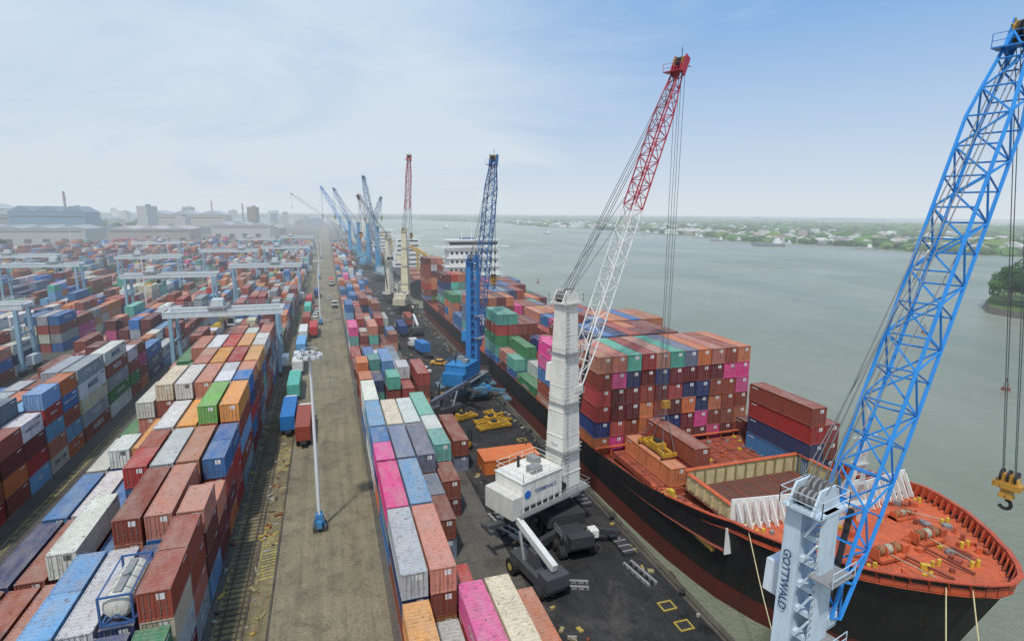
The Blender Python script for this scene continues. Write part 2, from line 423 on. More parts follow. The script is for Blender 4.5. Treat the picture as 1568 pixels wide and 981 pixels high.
m.obj('quay_bollards')
m=M()
for (x,y) in ((31.8,45),(31.8,42),(31.6,88),(31.6,91)):
    for dx,dy,sx,sy in ((0,-.6,1.6,.15),(0,.6,1.6,.15),(-.72,0,.15,1.06),(.72,0,.15,1.06)): m.box((x+dx,y+dy,.06),(sx,sy,.1),paint((.45,.33,.06),.6,.7))
    m.box((x,y,.03),(1.25,1.0,.04),DARK)
m.obj('service_pit_frame')
m=M(); rr_=random.Random(11)
gc=[paint(c,.7,.6) for c in ((.3,.25,.12),(.08,.07,.06),(.30,.26,.18),(.4,.28,.07),(.2,.06,.03),(.35,.34,.3))]
for i in range(520):
    y=rr_.uniform(34,330); x=rr_.choice([rr_.uniform(-9.6,-7.3),rr_.uniform(-9.6,-8.4),rr_.uniform(-12.9,-12.0)]); h=rr_.uniform(.05,.3)
    m.box((x,y,h/2),(rr_.uniform(.1,.4),rr_.uniform(.15,1.1),h),rr_.choice(gc),Matrix.Rotation(rr_.uniform(0,3),3,'Z'))
for i in range(240):
    y=rr_.uniform(40,300); x=rr_.choice([rr_.uniform(19.5,22),rr_.uniform(32.5,34)]); h=rr_.uniform(.05,.35)
    m.box((x,y,h/2),(rr_.uniform(.15,.6),rr_.uniform(.15,.9),h),rr_.choice(gc),Matrix.Rotation(rr_.uniform(0,3),3,'Z'))
m.obj('loose_lashing_gear')
# ------------------------------------------------------------------ lattice & cranes
def lattice(m,p,q,w,n,cf,r=.11,tip=.45,root=.5):
    p=Vector(p);q=Vector(q);d=(q-p).normalized(); u=d.cross(Vector((0,0,1))).normalized(); v=u.cross(d)
    def cor(t):
        kd=root+(1-root)*min(1,t/.14) if t<.14 else (1 if t<.84 else 1-(1-tip)*(t-.84)/.16)
        c=p.lerp(q,t); a=w/2*(1 if t<.84 else kd); b=w/2*.92*kd
        return [c-u*a-v*b,c+u*a-v*b,c+u*a+v*b,c-u*a+v*b]
    for i in range(n):
        A=cor(i/n);B=cor((i+1)/n); mat=cf((i+.5)/n)
        for j in range(4):
            m.cyl(A[j],B[j],r,mat,n=6)
            k=(j+1)%4
            if (i+j)%2: m.cyl(A[j],B[k],r*.55,mat,n=5)
            else: m.cyl(A[k],B[j],r*.55,mat,n=5)
            m.cyl(A[j],A[k],r*.5,mat,n=5)
def rail(m,pts,mat,h=1.1,r=.035,posts=2.0):
    for a,b in zip(pts,pts[1:]):
        a=Vector(a);b=Vector(b); L=(b-a).length; n=max(1,int(L/posts))
        for z in (h,h*.5): m.cyl(a+Vector((0,0,z)),b+Vector((0,0,z)),r,mat,n=4)
        for i in range(n+1):
            c=a.lerp(b,i/n); m.cyl(c,c+Vector((0,0,h)),r,mat,n=4)
def crane(x,y,ztop,zpiv,tip,tc,cf,house,und,word=None,wcol=(.05,.08,.2),hookz=None,hookoff=(0,0),bw=2.1,nb=20,open_tower=False,hook=True,yaw=0,rr=.055,tw=1.0,dz=0.0):
    m=M(); T=paint(tc,.45,.35); Hs=paint(house,.45,.4); U=paint(und,.5,.4)
    b=Vector((x,y,0)); tip=Vector(tip); f=Vector((tip.x-x,tip.y-y,0)).normalized(); s=Vector((f.y,-f.x,0)); up=Vector((0,0,1))
    R=Matrix((s,f,up)).transposed()
    P=lambda a,bb,z:b+s*a+f*bb+up*(z+(dz if z<9.6 else 0))
    Rz=Matrix.Rotation(yaw,3,'Z')
    Q=lambda a,bb,z:b+Rz@Vector((a,bb,0))+up*z
    m.box(Q(0,0,1.75),(3.2,15,1.1),U,Rz); m.box(Q(0,0,2.35+dz*.3),(5.0,7,.5+dz*.6),U,Rz)
    for i in range(8):
        yy=-6.6+i*1.9
        for sx in (-1.9,1.9):
            m.cyl(Q(sx-.45,yy,.78),Q(sx+.45,yy,.78),.78,TYRE,n=14); m.cyl(Q(sx-.47,yy,.78),Q(sx+.47,yy,.78),.32,U,n=8)
    for sy in (-1,1):
        for sx in (-1,1):
            m.beam(Q(sx*1.2,sy*4.2,1.9),Q(sx*6.2,sy*6.0,1.55),.8,U,.9,.6,.55)
            m.cyl(Q(sx*6.0,sy*5.95,.4),Q(sx*6.0,sy*5.95,1.7),.22,STEEL)
            m.box(Q(sx*6.1,sy*5.95,.22),(1.5,5.2,.35),U,Rz)
            for k in range(5): m.box(Q(sx*6.1,sy*5.95-2.2+k*1.1,.44),(1.6,.18,.1),STEEL,Rz)
    for sy in (-1,1):
        m.box(Q(0,sy*7.6,2.6),(3.0,1.2,1.3),U,Rz); rail(m,[Q(-2.2,sy*5,2.6),Q(-2.2,sy*7,2.6)],STEEL)
        m.box(Q(1.9,sy*6.9,2.9),(1.0,1.2,.9),Hs,Rz)
    m.cyl(Q(0,0,2.5),Q(0,0,3.5+dz),1.9,DARK,n=20)
    m.box(P(0,-2.6,3.9),(4.4,12,.8),T,R)
    m.box(P(0,-4.9,6.1),(4.8,6.6,3.7),Hs,R); m.box(P(0,-4.9,8.03),(5.0,6.8,.16),Hs,R)
    m.box(P(0,-9.0,5.3),(4.9,1.5,2.6),paint(tuple(c*.8 for c in house)),R)
    for i in range(6):
        m.box(P(2.43,-7.5+i*1.0,4.8),(.06,.7,.5),DARK,R); m.box(P(-2.43,-7.6+i*1.0,5.0),(.06,.7,.7),DARK,R)
        m.box(P(-2.0+i*.8,-8.22,5.9),(.55,.06,1.4),STEEL,R)
    for i in range(7): m.box(P(2.42,-8.0+i*1.03,6.1),(.05,.06,3.6),T,R)
    m.box(P(1.0,-5,8.5),(1.2,1.6,.8),STEEL,R); m.cyl(P(-1.2,-5.6,8.0),P(-1.2,-5.6,9.5),.18,DARK); m.box(P(-1.0,-3.2,8.5),(1.6,1.0,.8),STEEL,R)
    rail(m,[P(-2.4,-8.1,8.1),P(2.4,-8.1,8.1),P(2.4,-1.7,8.1),P(-2.4,-1.7,8.1),P(-2.4,-8.1,8.1)],Hs)
    rail(m,[P(-3.0,-9,4.3),P(-3.0,3,4.3),P(3.0,3,4.3),P(3.0,-9,4.3)],STEEL); m.box(P(0,-2.9,4.36),(6.1,12,.08),STEEL,R)
    for a in (-1.2,1.2): m.cyl(P(a-.8,-.9,5.1),P(a+.8,-.9,5.1),.6,DARK,n=12)
    z0=4.3; hT=ztop-z0-1.5
    if not open_tower:
        m.box(P(0,1.0,z0+hT/2),(2.7*tw,2.9*tw,hT),T,R,(.55,.62))
        for i in range(int(hT/3.2)):
            k=1-.45*(i*3.2+2)/hT; m.box(P(0,1.0,z0+2+i*3.2),(2.7*tw*k+.06,2.9*tw*(k+.06)+.02,.1),T,R)
    else:
        m.box(P(-.75,1.0,z0+hT/2),(1.3,2.2,hT),T,R,(.85,.8)); m.box(P(1.1,1.0,z0+hT/2),(.45,1.9,hT),T,R,(.7,.75))
        for i in range(int(hT/1.8)):
            zz=z0+1+i*1.8; m.box(P(.3,.9,zz),(1.3,1.2,.35),T,R)
            m.beam(P(.1,.1,zz),P(.95,.1,zz+1.6),.14,T)
    for k in ((1,2,3) if not open_tower else ()):
        zz=z0+hT*k/4; wd=(3.0-.3*k)*tw
        m.box(P(.3,.8,zz),(wd,wd,.08),STEEL,R); h=wd/2
        rail(m,[P(.3-h,.8-h,zz),P(.3+h,.8-h,zz),P(.3+h,.8+h,zz),P(.3-h,.8+h,zz),P(.3-h,.8-h,zz)],T,1.0,.03)
    if open_tower:
        for zz in (12.5,17.5): m.box(P(1.6,.9,zz),(1.6,2.6,.08),STEEL,R); rail(m,[P(2.4,-.4,zz),P(2.4,2.2,zz)],T,1.0,.03)
    for i in range(int(hT*2)): m.box(P((1.45-.6*i/(hT*2))*tw,.2,z0+i*.5),(.06,.5,.05),STEEL,R)
    zc=min(zpiv+1.5,ztop-5); m.box(P(-2.1*tw,2.2,zc),(1.7,2.4,2.3),Hs,R,(1,.85)); m.box(P(-2.1*tw,3.2,zc+.2),(1.5,.7,1.4),GLASS,R); m.box(P(-2.1*tw-.88,2.2,zc+.3),(.06,1.8,1.2),GLASS,R)
    hz=ztop-1.6
    m.box(P(0,1.0,hz),(2.6,3.0,.2),T,R)
    for a in (-.8,.8): m.box(P(a,.9,hz+.8),(.15,3.2,1.5),T,R,(1,.5))
    for a in (-.55,-.2,.2,.55):
        m.cyl(P(a-.07,1.6,hz+1.0),P(a+.07,1.6,hz+1.0),.62,STEEL,n=14); m.cyl(P(a-.07,.2,hz+.8),P(a+.07,.2,hz+.8),.55,STEEL,n=14)
    rail(m,[P(-1.4,-.6,hz+.1),P(1.4,-.6,hz+.1),P(1.4,2.5,hz+.1),P(-1.4,2.5,hz+.1),P(-1.4,-.6,hz+.1)],T,1.1,.03)
    pv=P(0,2.7,zpiv); m.box(P(0,2.3,zpiv),(2.6,1.4,.7),T,R)
    for a in (-1,1): m.box(P(a,2.5,zpiv-.2),(.25,1.6,1.3),T,R)
    lattice(m,pv,tip,bw,nb,cf,r=bw*.052)
    m.cyl(P(0,2.2,z0+1.0),pv.lerp(tip,.16),.24,DARK,.2,10)
    d=(tip-pv).normalized(); hm=cf(.99)
    for a in (-.6,-.3,0,.3,.6): m.cyl(tip+s*(a-.06)+d*.3,tip+s*(a+.06)+d*.3,.8,paint((.35,.22,.05)) if abs(a)>.5 else DARK,n=16)
    for a in (-.85,.85): m.beam(tip+s*a-d*1.5,tip+s*a+d*1.2,.16,hm,1.1)
    for i in range(8):
        an=i*math.pi/4; wv=d.cross(s); e_=tip+d*.3+(d*math.cos(an)+wv*math.sin(an))*1.0
        m.beam(tip+d*.3-s*.7,e_-s*.7,.1,paint((.5,.33,.05)))
    m.box(tip-d*1.2-f*.9,(2.6,1.4,.1),hm,R)
    m.cyl(tip+d*.8,tip+d*.8+up*1.6,.05,DARK); m.beam(tip+f*1.0+up*.2,tip+f*2.6+up*.2,.12,STEEL)
    rail(m,[tip-d*1.2-f*1.5-s*1.3,tip-d*1.2-f*1.5+s*1.3],hm,1.0,.03)
    for a in (-.6,-.25,.25,.6):
        m.cyl(P(a,1.2,hz+1.5),tip+s*a-d*.6,rr,ROPE,n=5)
    for a in (-.9,.9): m.cyl(P(a,.6,hz+1.2),pv.lerp(tip,.62)+s*a,rr*.8,ROPE,n=5)
    hk=Vector((tip.x+hookoff[0],tip.y+hookoff[1],hookz if hookz is not None else 12))
    for a in (-.45,.45):
        m.cyl(tip+s*a+f*.6,hk+s*a*.9+up*1.2,rr*.8,ROPE,n=5); m.cyl(tip+s*a-f*.3,hk+s*a*.9-f*.3+up*1.2,rr*.8,ROPE,n=5)
    if hook:
        Yh=paint((.5,.27,.05),.5,.9)
        m.box(hk+up*.7,(1.7,.7,1.0),Yh,R,(.6,1)); 
        for a in (-.5,0,.5): m.cyl(hk+s*(a-.08)+up*1.0,hk+s*(a+.08)+up*1.0,.55,DARK,n=12)
        m.box(hk+up*.2,(1.9,1.0,.5),Yh,R); m.cyl(hk,hk-up*1.0,.3,DARK,.2); m.box(hk-up*.5,(1.0,.8,.8),Yh,R,(.7,.7))
        pr=None
        for i in range(9):
            an=math.pi*(.5)-i*math.pi*1.35/8; q=hk-up*1.5+s*(.42*math.cos(an))+up*(.42*math.sin(an))
            if pr is not None: m.cyl(pr,q,.16,DARK,.14)
            pr=q
    if word=='GOTTWALD':
        text(m,word,P(-.80,-.12,ztop-7.0),-up,s,.78,paint(wcol,.5,0))
    elif word:
        text(m,word,P(2.47,-4.5,6.5),f,up,.7,paint(wcol,.5,0)); text(m,'TEREX',P(.0,-.62,11.5),s,up,.42,paint(wcol,.5,0))
        m.cyl(P(2.43,-7.4,6.5),P(2.48,-7.4,6.5),.5,paint((.03,.15,.5),.5,0),n=12)
    return m.obj('harbour_crane')
BL=paint((.03,.25,.66),.4,.25); WH=paint((.70,.70,.68),.4,.3); RD=paint((.42,.02,.045),.4,.3); DB=paint((.02,.13,.34),.45,.3)
crane(28.2,26,23.2,13.5,(50.3,31.6,53.4),(.56,.66,.74),lambda t:BL,(.6,.66,.7),(.05,.05,.06),'GOTTWALD',(.02,.06,.16),hookz=17.5,hookoff=(3.6,-2.0),bw=2.7,nb=18,open_tower=True,rr=.045)
crane(26.5,62.6,31,18.5,(47.2,71.8,60),(.72,.70,.64),lambda t:WH if t<.53 else RD,(.72,.70,.64),(.045,.045,.05),'TERMINALS',(.05,.1,.3),hookz=11,hookoff=(-.3,-1),bw=1.9,nb=26,hook=False,tw=1.2,rr=.045,dz=1.5)
crane(29.8,121,31,11,(37.8,131,52),(.03,.20,.50),lambda t:DB,(.03,.22,.5),(.08,.2,.3),None,hookz=24,bw=2.3,nb=26,open_tower=True)
crane(29.5,232,34,20,(34,243,62),(.66,.6,.42),lambda t:WH if t<.5 else RD,(.66,.6,.45),(.06,.06,.06),None,hookz=30,bw=2.0,nb=22,rr=.05,tw=1.2)
crane(29,345,32,20,(23,360,60),(.05,.28,.5),lambda t:DB,(.5,.6,.65),(.06,.06,.06),None,hookz=35,bw=2.4,nb=18)
crane(27,262,30,18,(14,250,46),(.66,.62,.5),lambda t:WH,(.66,.62,.5),(.06,.06,.06),None,hookz=30,bw=2.0,nb=18)
crane(25,470,32,20,(8,500,58),(.05,.28,.5),lambda t:DB,(.1,.35,.5),(.06,.06,.06),None,hookz=35,bw=2.6,nb=14)
crane(22,560,32,20,(-2,575,62),(.05,.28,.5),lambda t:BL,(.1,.35,.5),(.06,.06,.06),None,hookz=35,bw=2.8,nb=14)
crane(28,420,32,20,(40,440,50),(.05,.28,.5),lambda t:DB,(.1,.35,.5),(.06,.06,.06),None,hookz=35,bw=2.6,nb=14)
crane(20,800,34,20,(-40,800,62),(.3,.33,.36),lambda t:STEEL,(.4,.4,.4),(.06,.06,.06),None,hookz=45,bw=3,nb=12)
def rtg(xl,xr,y,zt=16.2,col=(.55,.6,.62),leg=(.22,.36,.46)):
    m=M(); G=paint(col,.45,.3); Lg=paint(leg,.45,.3); w=7.5
    for x in (xl,xr):
        for dy in (-w/2,w/2):
            m.beam((x,y+dy,1.8),(x,y+dy*.8,zt),.75,Lg,.9)
            for q in (-1,1): m.cyl((x-.3,y+dy+q*.9,.75),(x+.3,y+dy+q*.9,.75),.75,TYRE,n=12)
            m.box((x,y+dy,1.5),(.7,2.6,.5),Lg)
        m.box((x,y,1.9),(.8,w+2,.7),Lg); m.box((x,y,zt*.62),(.35,w*.9,.45),Lg)
        rail(m,[(x-.5,y-w/2,2.3),(x-.5,y+w/2,2.3)],Lg)
    m.box((xr+1.0,y,3.3),(1.6,4.2,2.2),G)
    for dy in (-2.9,2.9):
        m.box(((xl+xr)/2,y+dy,zt+.65),(xr-xl+3,.9,1.5),G); rail(m,[(xl-1.4,y+dy*1.3,zt+1.4),(xr+1.4,y+dy*1.3,zt+1.4)],G,1.1,.04)
    for x in (xl-1,xr+1): m.box((x,y,zt+.6),(.6,5.8,.9),G)
    tx=xl+(xr-xl)*random.uniform(.2,.8)
    m.box((tx,y,zt+1.9),(4,7.4,.6),STEEL); m.box((tx,y-1,zt+3),(2.4,3,1.6),G); m.cyl((tx-1,y+1.8,zt+2.9),(tx+1,y+1.8,zt+2.9),.7,DARK,n=12)
    m.box((tx+2.6,y-2,zt-1.3),(1.6,2,2.1),G); m.box((tx+2.6,y-3.02,zt-1.3),(1.4,.06,1.3),GLASS)
    zs=zt-1.8
    for a in (-1,1):
        for bq in (-2.5,2.5): m.cyl((tx+a,y+bq,zs),(tx+a*.8,y+bq*.6,zt+1.6),.05,ROPE,n=4)
    m.box((tx,y,zs),(1.2,12,.5),paint((.5,.33,.05)));
    for dy in (-6,6): m.box((tx,y+dy,zs-.1),(2.4,.35,.45),paint((.5,.33,.05)))
    m.obj('gantry_yard_crane')
rtg(-35.2,-12.3,150,15.6); rtg(-38.3,-12.3,268); rtg(-68.3,-40.5,235); rtg(-98.3,-72.0,168); rtg(-68.3,-40.5,372); rtg(-38.3,-12,400)
rtg(-98.3,-72,330); rtg(-128.3,-102,290); rtg(-158.3,-132,350); rtg(-188,-162,270); rtg(-218,-192,430); rtg(-128,-102,470); rtg(-68,-42,520); rtg(-248,-222,360); rtg(-38,-12,560); rtg(-308,-282,480)
def mast(x,y,h=23):
    m=M(); P=paint((.72,.73,.73),.4,.1); B=paint((.06,.25,.5))
    m.cyl((x,y,0),(x,y,h),.26,P,.14,12); m.box((x,y,.35),(1.7,1.7,.7),COPE); m.box((x,y,1.4),(.9,.9,1.5),B); m.box((x,y-.9,1.1),(.6,.5,.9),B)
    for a in (-1,1):
        for b in (-1,1): m.beam((x+a*.7,y+b*.7,.7),(x,y,3.2),.09,B)
    m.cyl((x,y,h-.4),(x,y,h-.2),1.1,STEEL,n=12)
    for i in range(10):
        a=i*math.pi/5; c=Vector((x+1.25*math.cos(a),y+1.25*math.sin(a),h-.15)); m.box(c,(.5,.5,.4),paint((.6,.62,.62)),Matrix.Rotation(a,3,'Z'))
    rail(m,[(x+.9*math.cos(i*math.pi/4),y+.9*math.sin(i*math.pi/4),h-.2) for i in range(9)],P,.9,.03)
    m.cyl((x,y,h),(x,y,h+1.4),.04,STEEL)
    m.obj('light_mast')
for (x,y) in ((-2.6,71),(-3.4,212),(-5,360),(-5,520),(-70,260),(-130,240),(-100,430),(-190,330),(-10,640),(-200,560)): mast(x,y,25 if x<-50 else 23)
def truck(x,y,ang,cab=(.65,.65,.62),cont='blue',L=12.19):
    m=M(); R=Matrix.Rotation(ang,3,'Z'); b=Vector((x,y,0)); P=lambda a,c,z:b+R@Vector((a,c,z)); C=paint(cab)
    m.box(P(0,-.2,.95),(1.1,15.5,.3),DARK,R)
    for yy in (-6,-4.7,4.6,7.2):
        for sx in (-1,1): m.cyl(P(sx*.75,yy,.5),P(sx*1.2,yy,.5),.5,TYRE,n=12)
    m.box(P(0,6.9,1.55),(2.4,2.2,1.0),C,R); m.box(P(0,6.8,2.6),(2.3,1.9,1.1),C,R,(.92,.8)); m.box(P(0,7.75,2.5),(2.0,.2,.8),GLASS,R); 
    for sx in (-1,1): m.box(P(sx*1.14,6.9,2.5),(.06,1.0,.7),GLASS,R); m.box(P(sx*1.4,7.8,2.3),(.12,.1,.5),DARK,R)
    m.box(P(0,8.05,1.2),(2.3,.12,.4),DARK,R)
    if cont:
        c=paint(PAL[cont],.5,.4); z=1.15+H/2
        m.box(P(0,-1.0,z),(W-.1,L-.1,H-.06),c,R)
        for sx in (-1,1):
            for sy in (-1,1): m.box(P(sx*(W/2-.08),-1.0+sy*(L/2-.08),z),(.18,.18,H),c,R)
            n=int(L/.6)
            for i in range(n): m.box(P(sx*(W/2-.03),-1-L/2+.5+i*(L-.8)/n,z),(.08,.2,H-.3),c,R)
            for zz in (z-H/2+.06,z+H/2-.06): m.box(P(sx*(W/2-.04),-1,zz),(.1,L-.3,.12),c,R)
    m.obj('container_truck')
truck(-8.3,112,0,cont='blue');truck(-5.5,106,0,cont='rust');truck(-8.3,132,0,cont='teal');truck(-8.3,152,0,cont='white')
truck(-8.3,172,0,cont='sky');truck(-8.3,190,0,cont='white');truck(-5.4,196,0,cont='red');truck(24.5,160,rad(12),cont='blue',L=6.06);truck(27,205,0,cont='rust');truck(-8.1,215,0,cont='rust');truck(2,255,rad(180),cont=None)
truck(1.5,330,rad(180),cont='red'); truck(22.5,190,0,cont='navy'); truck(-8.3,240,0,cont='teal');truck(-8.3,262,0,cont='red');truck(-5.4,285,0,cont='navy')
def stacker(x,y,ang,arm=(.62,.63,.6)):
    m=M(); R=Matrix.Rotation(ang,3,'Z'); b=Vector((x,y,0)); P=lambda a,c,z:b+R@Vector((a,c,z)); A=paint(arm); D=paint((.07,.07,.08))
    m.box(P(0,0,1.5),(2.6,7.5,1.1),D,R); m.box(P(0,-3.2,2.3),(2.8,1.8,1.4),D,R)
    for yy,r in ((2.6,.95),(-2.6,.8)):
        for sx in (-1,1): m.cyl(P(sx*1.2,yy,r),P(sx*2.0,yy,r),r,TYRE,n=14); m.cyl(P(sx*1.19,yy,r),P(sx*2.03,yy,r),r*.45,paint((.5,.4,.1)),n=8)
    m.box(P(0,.2,2.9),(1.5,1.7,1.7),D,R,(.85,.85)); m.box(P(0,.9,3.0),(1.2,.3,1.0),GLASS,R)
    m.beam(P(.0,-3.4,3.6),P(0,4.2,5.3),.65,A,.8); m.beam(P(0,4.2,5.3),P(0,6.0,5.75),.5,A,.6)
    for sx in (-.7,.7): m.cyl(P(sx,1.6,1.9),P(sx*.7,3.0,4.7),.18,STEEL)
    m.box(P(0,6.2,5.0),(.9,.9,1.4),D,R); m.box(P(0,6.2,4.2),(6.2,.7,.5),D,R)
    for sx in (-3,3): m.box(P(sx,6.2,4.0),(.35,2.4,.4),D,R)
    m.obj('reach_stacker')
stacker(20.3,52.8,rad(12)); stacker(20.8,107,rad(-60),(.10,.12,.16)); stacker(27,186,0)
def forklift(x,y,ang):
    m=M(); R=Matrix.Rotation(ang,3,'Z'); b=Vector((x,y,0)); P=lambda a,c,z:b+R@Vector((a,c,z)); A=paint((.55,.33,.04))
    m.box(P(0,-.3,.9),(1.3,2.4,.8),A,R,(.95,.9)); m.box(P(0,-1.3,1.2),(1.3,.6,1.0),DARK,R)
    for sx in (-.6,.6):
        for yy in (-1,.8): m.cyl(P(sx-.12,yy,.38),P(sx+.12,yy,.38),.38,TYRE,n=12)
        for yy in (-.9,.5): m.beam(P(sx*.9,yy,1.2),P(sx*.8,yy*.8,2.3),.08,DARK)
        m.box(P(sx*.6,1.15,1.7),(.12,.14,3.2),DARK,R); m.box(P(sx*.6,1.9,.2),(.14,1.3,.08),STEEL,R)
    m.box(P(0,-.2,2.32),(1.2,1.4,.08),DARK,R); m.obj('forklift')
forklift(30.5,84,2); forklift(23,118,1.2); forklift(21,90,-1)
m=M()
for (x,y,a,l) in ((20.5,63,.5,5),(21.6,60,.45,5),(19.8,66,.2,4),(31.8,50.5,.15,4.5),(23.5,51,1.2,4)):
    R=Matrix.Rotation(a,3,'Z'); c=Vector((x,y,.2))
    for q in (-.5,.5): m.box(c+R@Vector((q,0,0)),(.3,l,.35),STEEL,R)
    for i in range(5): m.box(c+R@Vector((0,-l/2+.4+i*(l-.8)/4,.0)),(1.3,.2,.3),DARK,R)
m.obj('steel_outrigger_mats')
def spreader(x,y,a,z=.5):
    m=M(); R=Matrix.Rotation(a,3,'Z'); b=Vector((x,y,0)); P=lambda q,c,zz:b+R@Vector((q,c,zz)); Y=paint((.52,.29,.03),.5,.8)
    for s_ in (-.6,.6): m.box(P(s_,0,z),(.35,6,.5),Y,R)
    m.box(P(0,0,z+.4),(1.6,2.2,.8),Y,R); m.box(P(0,0,z+.95),(.9,1,.4),DARK,R)
    for c in (-3,3):
        m.box(P(0,c,z),(2.4,.4,.5),Y,R)
        for s_ in (-1.15,1.15): m.box(P(s_,c,z-.3),(.2,.2,.5),DARK,R)
    return m.obj('container_spreader')
spreader(23.6,104,rad(-65));spreader(28.4,98,rad(-80));spreader(30.5,103,rad(20));spreader(28.6,101,rad(-80),.5)
m=M(); c=paint(PAL['orange'],.5,.4); 
m.box((26.0,81.5,1.2),(9,4.6,2.3),c); m.box((26.0,81.5,2.4),(9.2,4.8,.2),c)
for i in range(17): m.box((21.7+i*.54,79.2,1.2),(.22,.1,2.1),c)
m.obj('orange_storage_container')
def car(x,y,ang,col):
    m=M(); R=Matrix.Rotation(ang,3,'Z'); b=Vector((x,y,0)); P=lambda a,c,z:b+R@Vector((a,c,z)); C=paint(col,.25,.1)
    m.box(P(0,0,.65),(1.8,4.5,.6),C,R,(.96,.97)); m.box(P(0,-.2,1.2),(1.65,2.5,.55),GLASS,R,(.85,.7)); m.box(P(0,-.2,1.5),(1.4,1.75,.06),C,R)
    for yy in (-1.4,1.4):
        for sx in (-.9,.75): m.cyl(P(sx,yy,.33),P(sx+.15,yy,.33),.33,TYRE,n=12)
    m.obj('parked_car')
for q in ((-5,240,0,(.6,.6,.6)),(-5.8,250,0,(.3,.02,.02)),(22,140,.4,(.7,.7,.7)),(0,275,0,(.5,.5,.5)),(27,146,1,(.6,.3,.03)),(-5.5,228,0,(.7,.7,.7)),(-5.5,305,0,(.1,.1,.12))): car(*q)
# ------------------------------------------------------------------ ship
CX=52.0; HB=14.3
def hbd(y):
    pts=[(27,0.05),(27.6,2.0),(29,4.0),(31,6.2),(34,8.8),(38,11.3),(42,12.9),(47,13.9),(55,14.3),(238,14.3),(247,13.0),(252,11.5)]
    return float(np.interp(y,[p[0] for p in pts],[p[1] for p in pts]))
def zd(y): return float(np.interp(y,[27,33,44,50,60,78,252],[9.6,8.6,7.9,6.6,4.6,3.1,3.0]))
inn=paint((.50,.09,.04),.6,.7)
def ship_hull():
    m=M(); blk=paint((.018,.017,.020),.55,.75,0,(.07,.03,.02)); red=paint((.15,.03,.024),.65,.9)
    ys=[27,27.3,27.6,28.2,29,30,31,32.5,34,36,38,40,42,44,47,50,55,60,68,78,100,130,160,190,220,238,243,247,252]
    zs=[-6,WL-.1,.2,.21,.35,.6,.82,1.0]
    rings=[]
    for y in ys:
        top=zd(y)+.9; hb=hbd(y); e=math.exp(-(y-27)/9.0); row=[]
        for i,zt in enumerate(zs):
            if i<3: z=[-6,-1.6,.1+0.5*e][i]
            else: z=.12+.5*e+(top-.12-.5*e)*[0,0,0,0,.33,.6,.8,1][i]
            k=(z+6)/(top+6)
            yy=y+6.5*e*(1-k)
            h=hb*(1-(1-k)*(.72*math.exp(-(y-27)/14.0)))
            if y>238: h*=1-.25*(1-k)
            row.append((yy,h,z))
        rings.append(row)
    for sg in (-1,1):
        V=[];F1=[];F2=[];n=len(zs)
        for r in rings:
            for (yy,h,z) in r: V.append((CX+sg*h,yy,z))
        for i in range(len(rings)-1):
            for j in range(n-1):
                a=i*n+j; q=(a,a+n,a+n+1,a+1) if sg<0 else (a,a+1,a+n+1,a+n)
                if j==2: continue
                (F1 if j<2 else F2).append(q)
        m.add(V,F1,red); m.add(V,F2,blk)
        for i in range(16):
            y0,y1=ys[i],ys[i+1]
            a0=CX+sg*max(hbd(y0)-.18,0.02);a1=CX+sg*max(hbd(y1)-.18,.02)
            V=[(a0,y0+.15,zd(y0)-.3),(a1,y1+.1,zd(y1)-.3),(a1,y1+.1,zd(y1)+.9),(a0,y0+.15,zd(y0)+.9)]
            m.add(V,[(0,1,2,3)],inn)
            m.beam((CX+sg*hbd(y0),y0,zd(y0)+.95),(CX+sg*hbd(y1),y1,zd(y1)+.95),.4,inn,.12)
        yy=28.3
        while yy<58:
            x=CX+sg*(hbd(yy)-.35); m.beam((x-sg*.35,yy,zd(yy)-.2),(CX+sg*(hbd(yy)-.25),yy,zd(yy)+.85),.12,inn,.5); yy+=.9
    m.add([(CX-11.3,251.9,zd(250)+.9),(CX+11.3,251.9,zd(250)+.9),(CX+8.6,251.9,-6),(CX-8.6,251.9,-6)],[(0,1,2,3)],blk)
    return m
m=ship_hull()
dk=paint((.58,.125,.05),.7,.85,0,(.2,.07,.035)); dkb=paint((.27,.075,.045),.7,.9); cream=paint((.60,.52,.30),.6,.55); whs=paint((.75,.75,.72),.45,.35); yel=paint((.50,.31,.06),.6,.8); yb_=paint((.62,.44,.05),.6,.4)
def deck(y0,y1,z,mat,step=1.0,inset=.12):
    ys=list(np.arange(y0,y1,step))+[y1]; V=[];F=[]
    for y in ys: V+=[(CX-max(hbd(y)-inset,.02),y,z(y)),(CX+max(hbd(y)-inset,.02),y,z(y))]
    for i in range(len(ys)-1): F.append((2*i,2*i+1,2*i+3,2*i+2))
    m.add(V,F,mat)
deck(27.3,45.0,lambda y:zd(y)-.35,dk)
deck(45.0,250,lambda y:float(np.interp(y,[45,60,78],[4.8,3.2,2.3])),dkb,2.5)
m.box((CX,45.05,6.1),(27.0,.15,3.0),whs)
for sg in (-1,1):
    for i in range(12):
        x=CX+sg*(1.0+i*1.0)
        m.beam((x,43.0+.12*i,7.6),(x,44.3+.12*i,10.0),.12,whs,.5)
    m.beam((CX,44.4,8.9),(CX+sg*12.4,45.9,8.9),.15,whs,2.8)
m.box((CX,47.3,4.95),(25.5,3.2,.12),yel)
m.box((CX-12.0,53,4.0),(3.0,12,.5),yel)
x0,x1,y0,y1=CX-8.4,CX+9.6,49.6,59.0
hold=paint((.14,.055,.04),.8,.9)
m.box((CX,(y0+y1)/2,4.72),(x1-x0,y1-y0,.06),hold)
for i in range(5): m.box((x0+2+i*3.6,(y0+y1)/2,4.8),(.2,y1-y0-.3,.1),dkb)
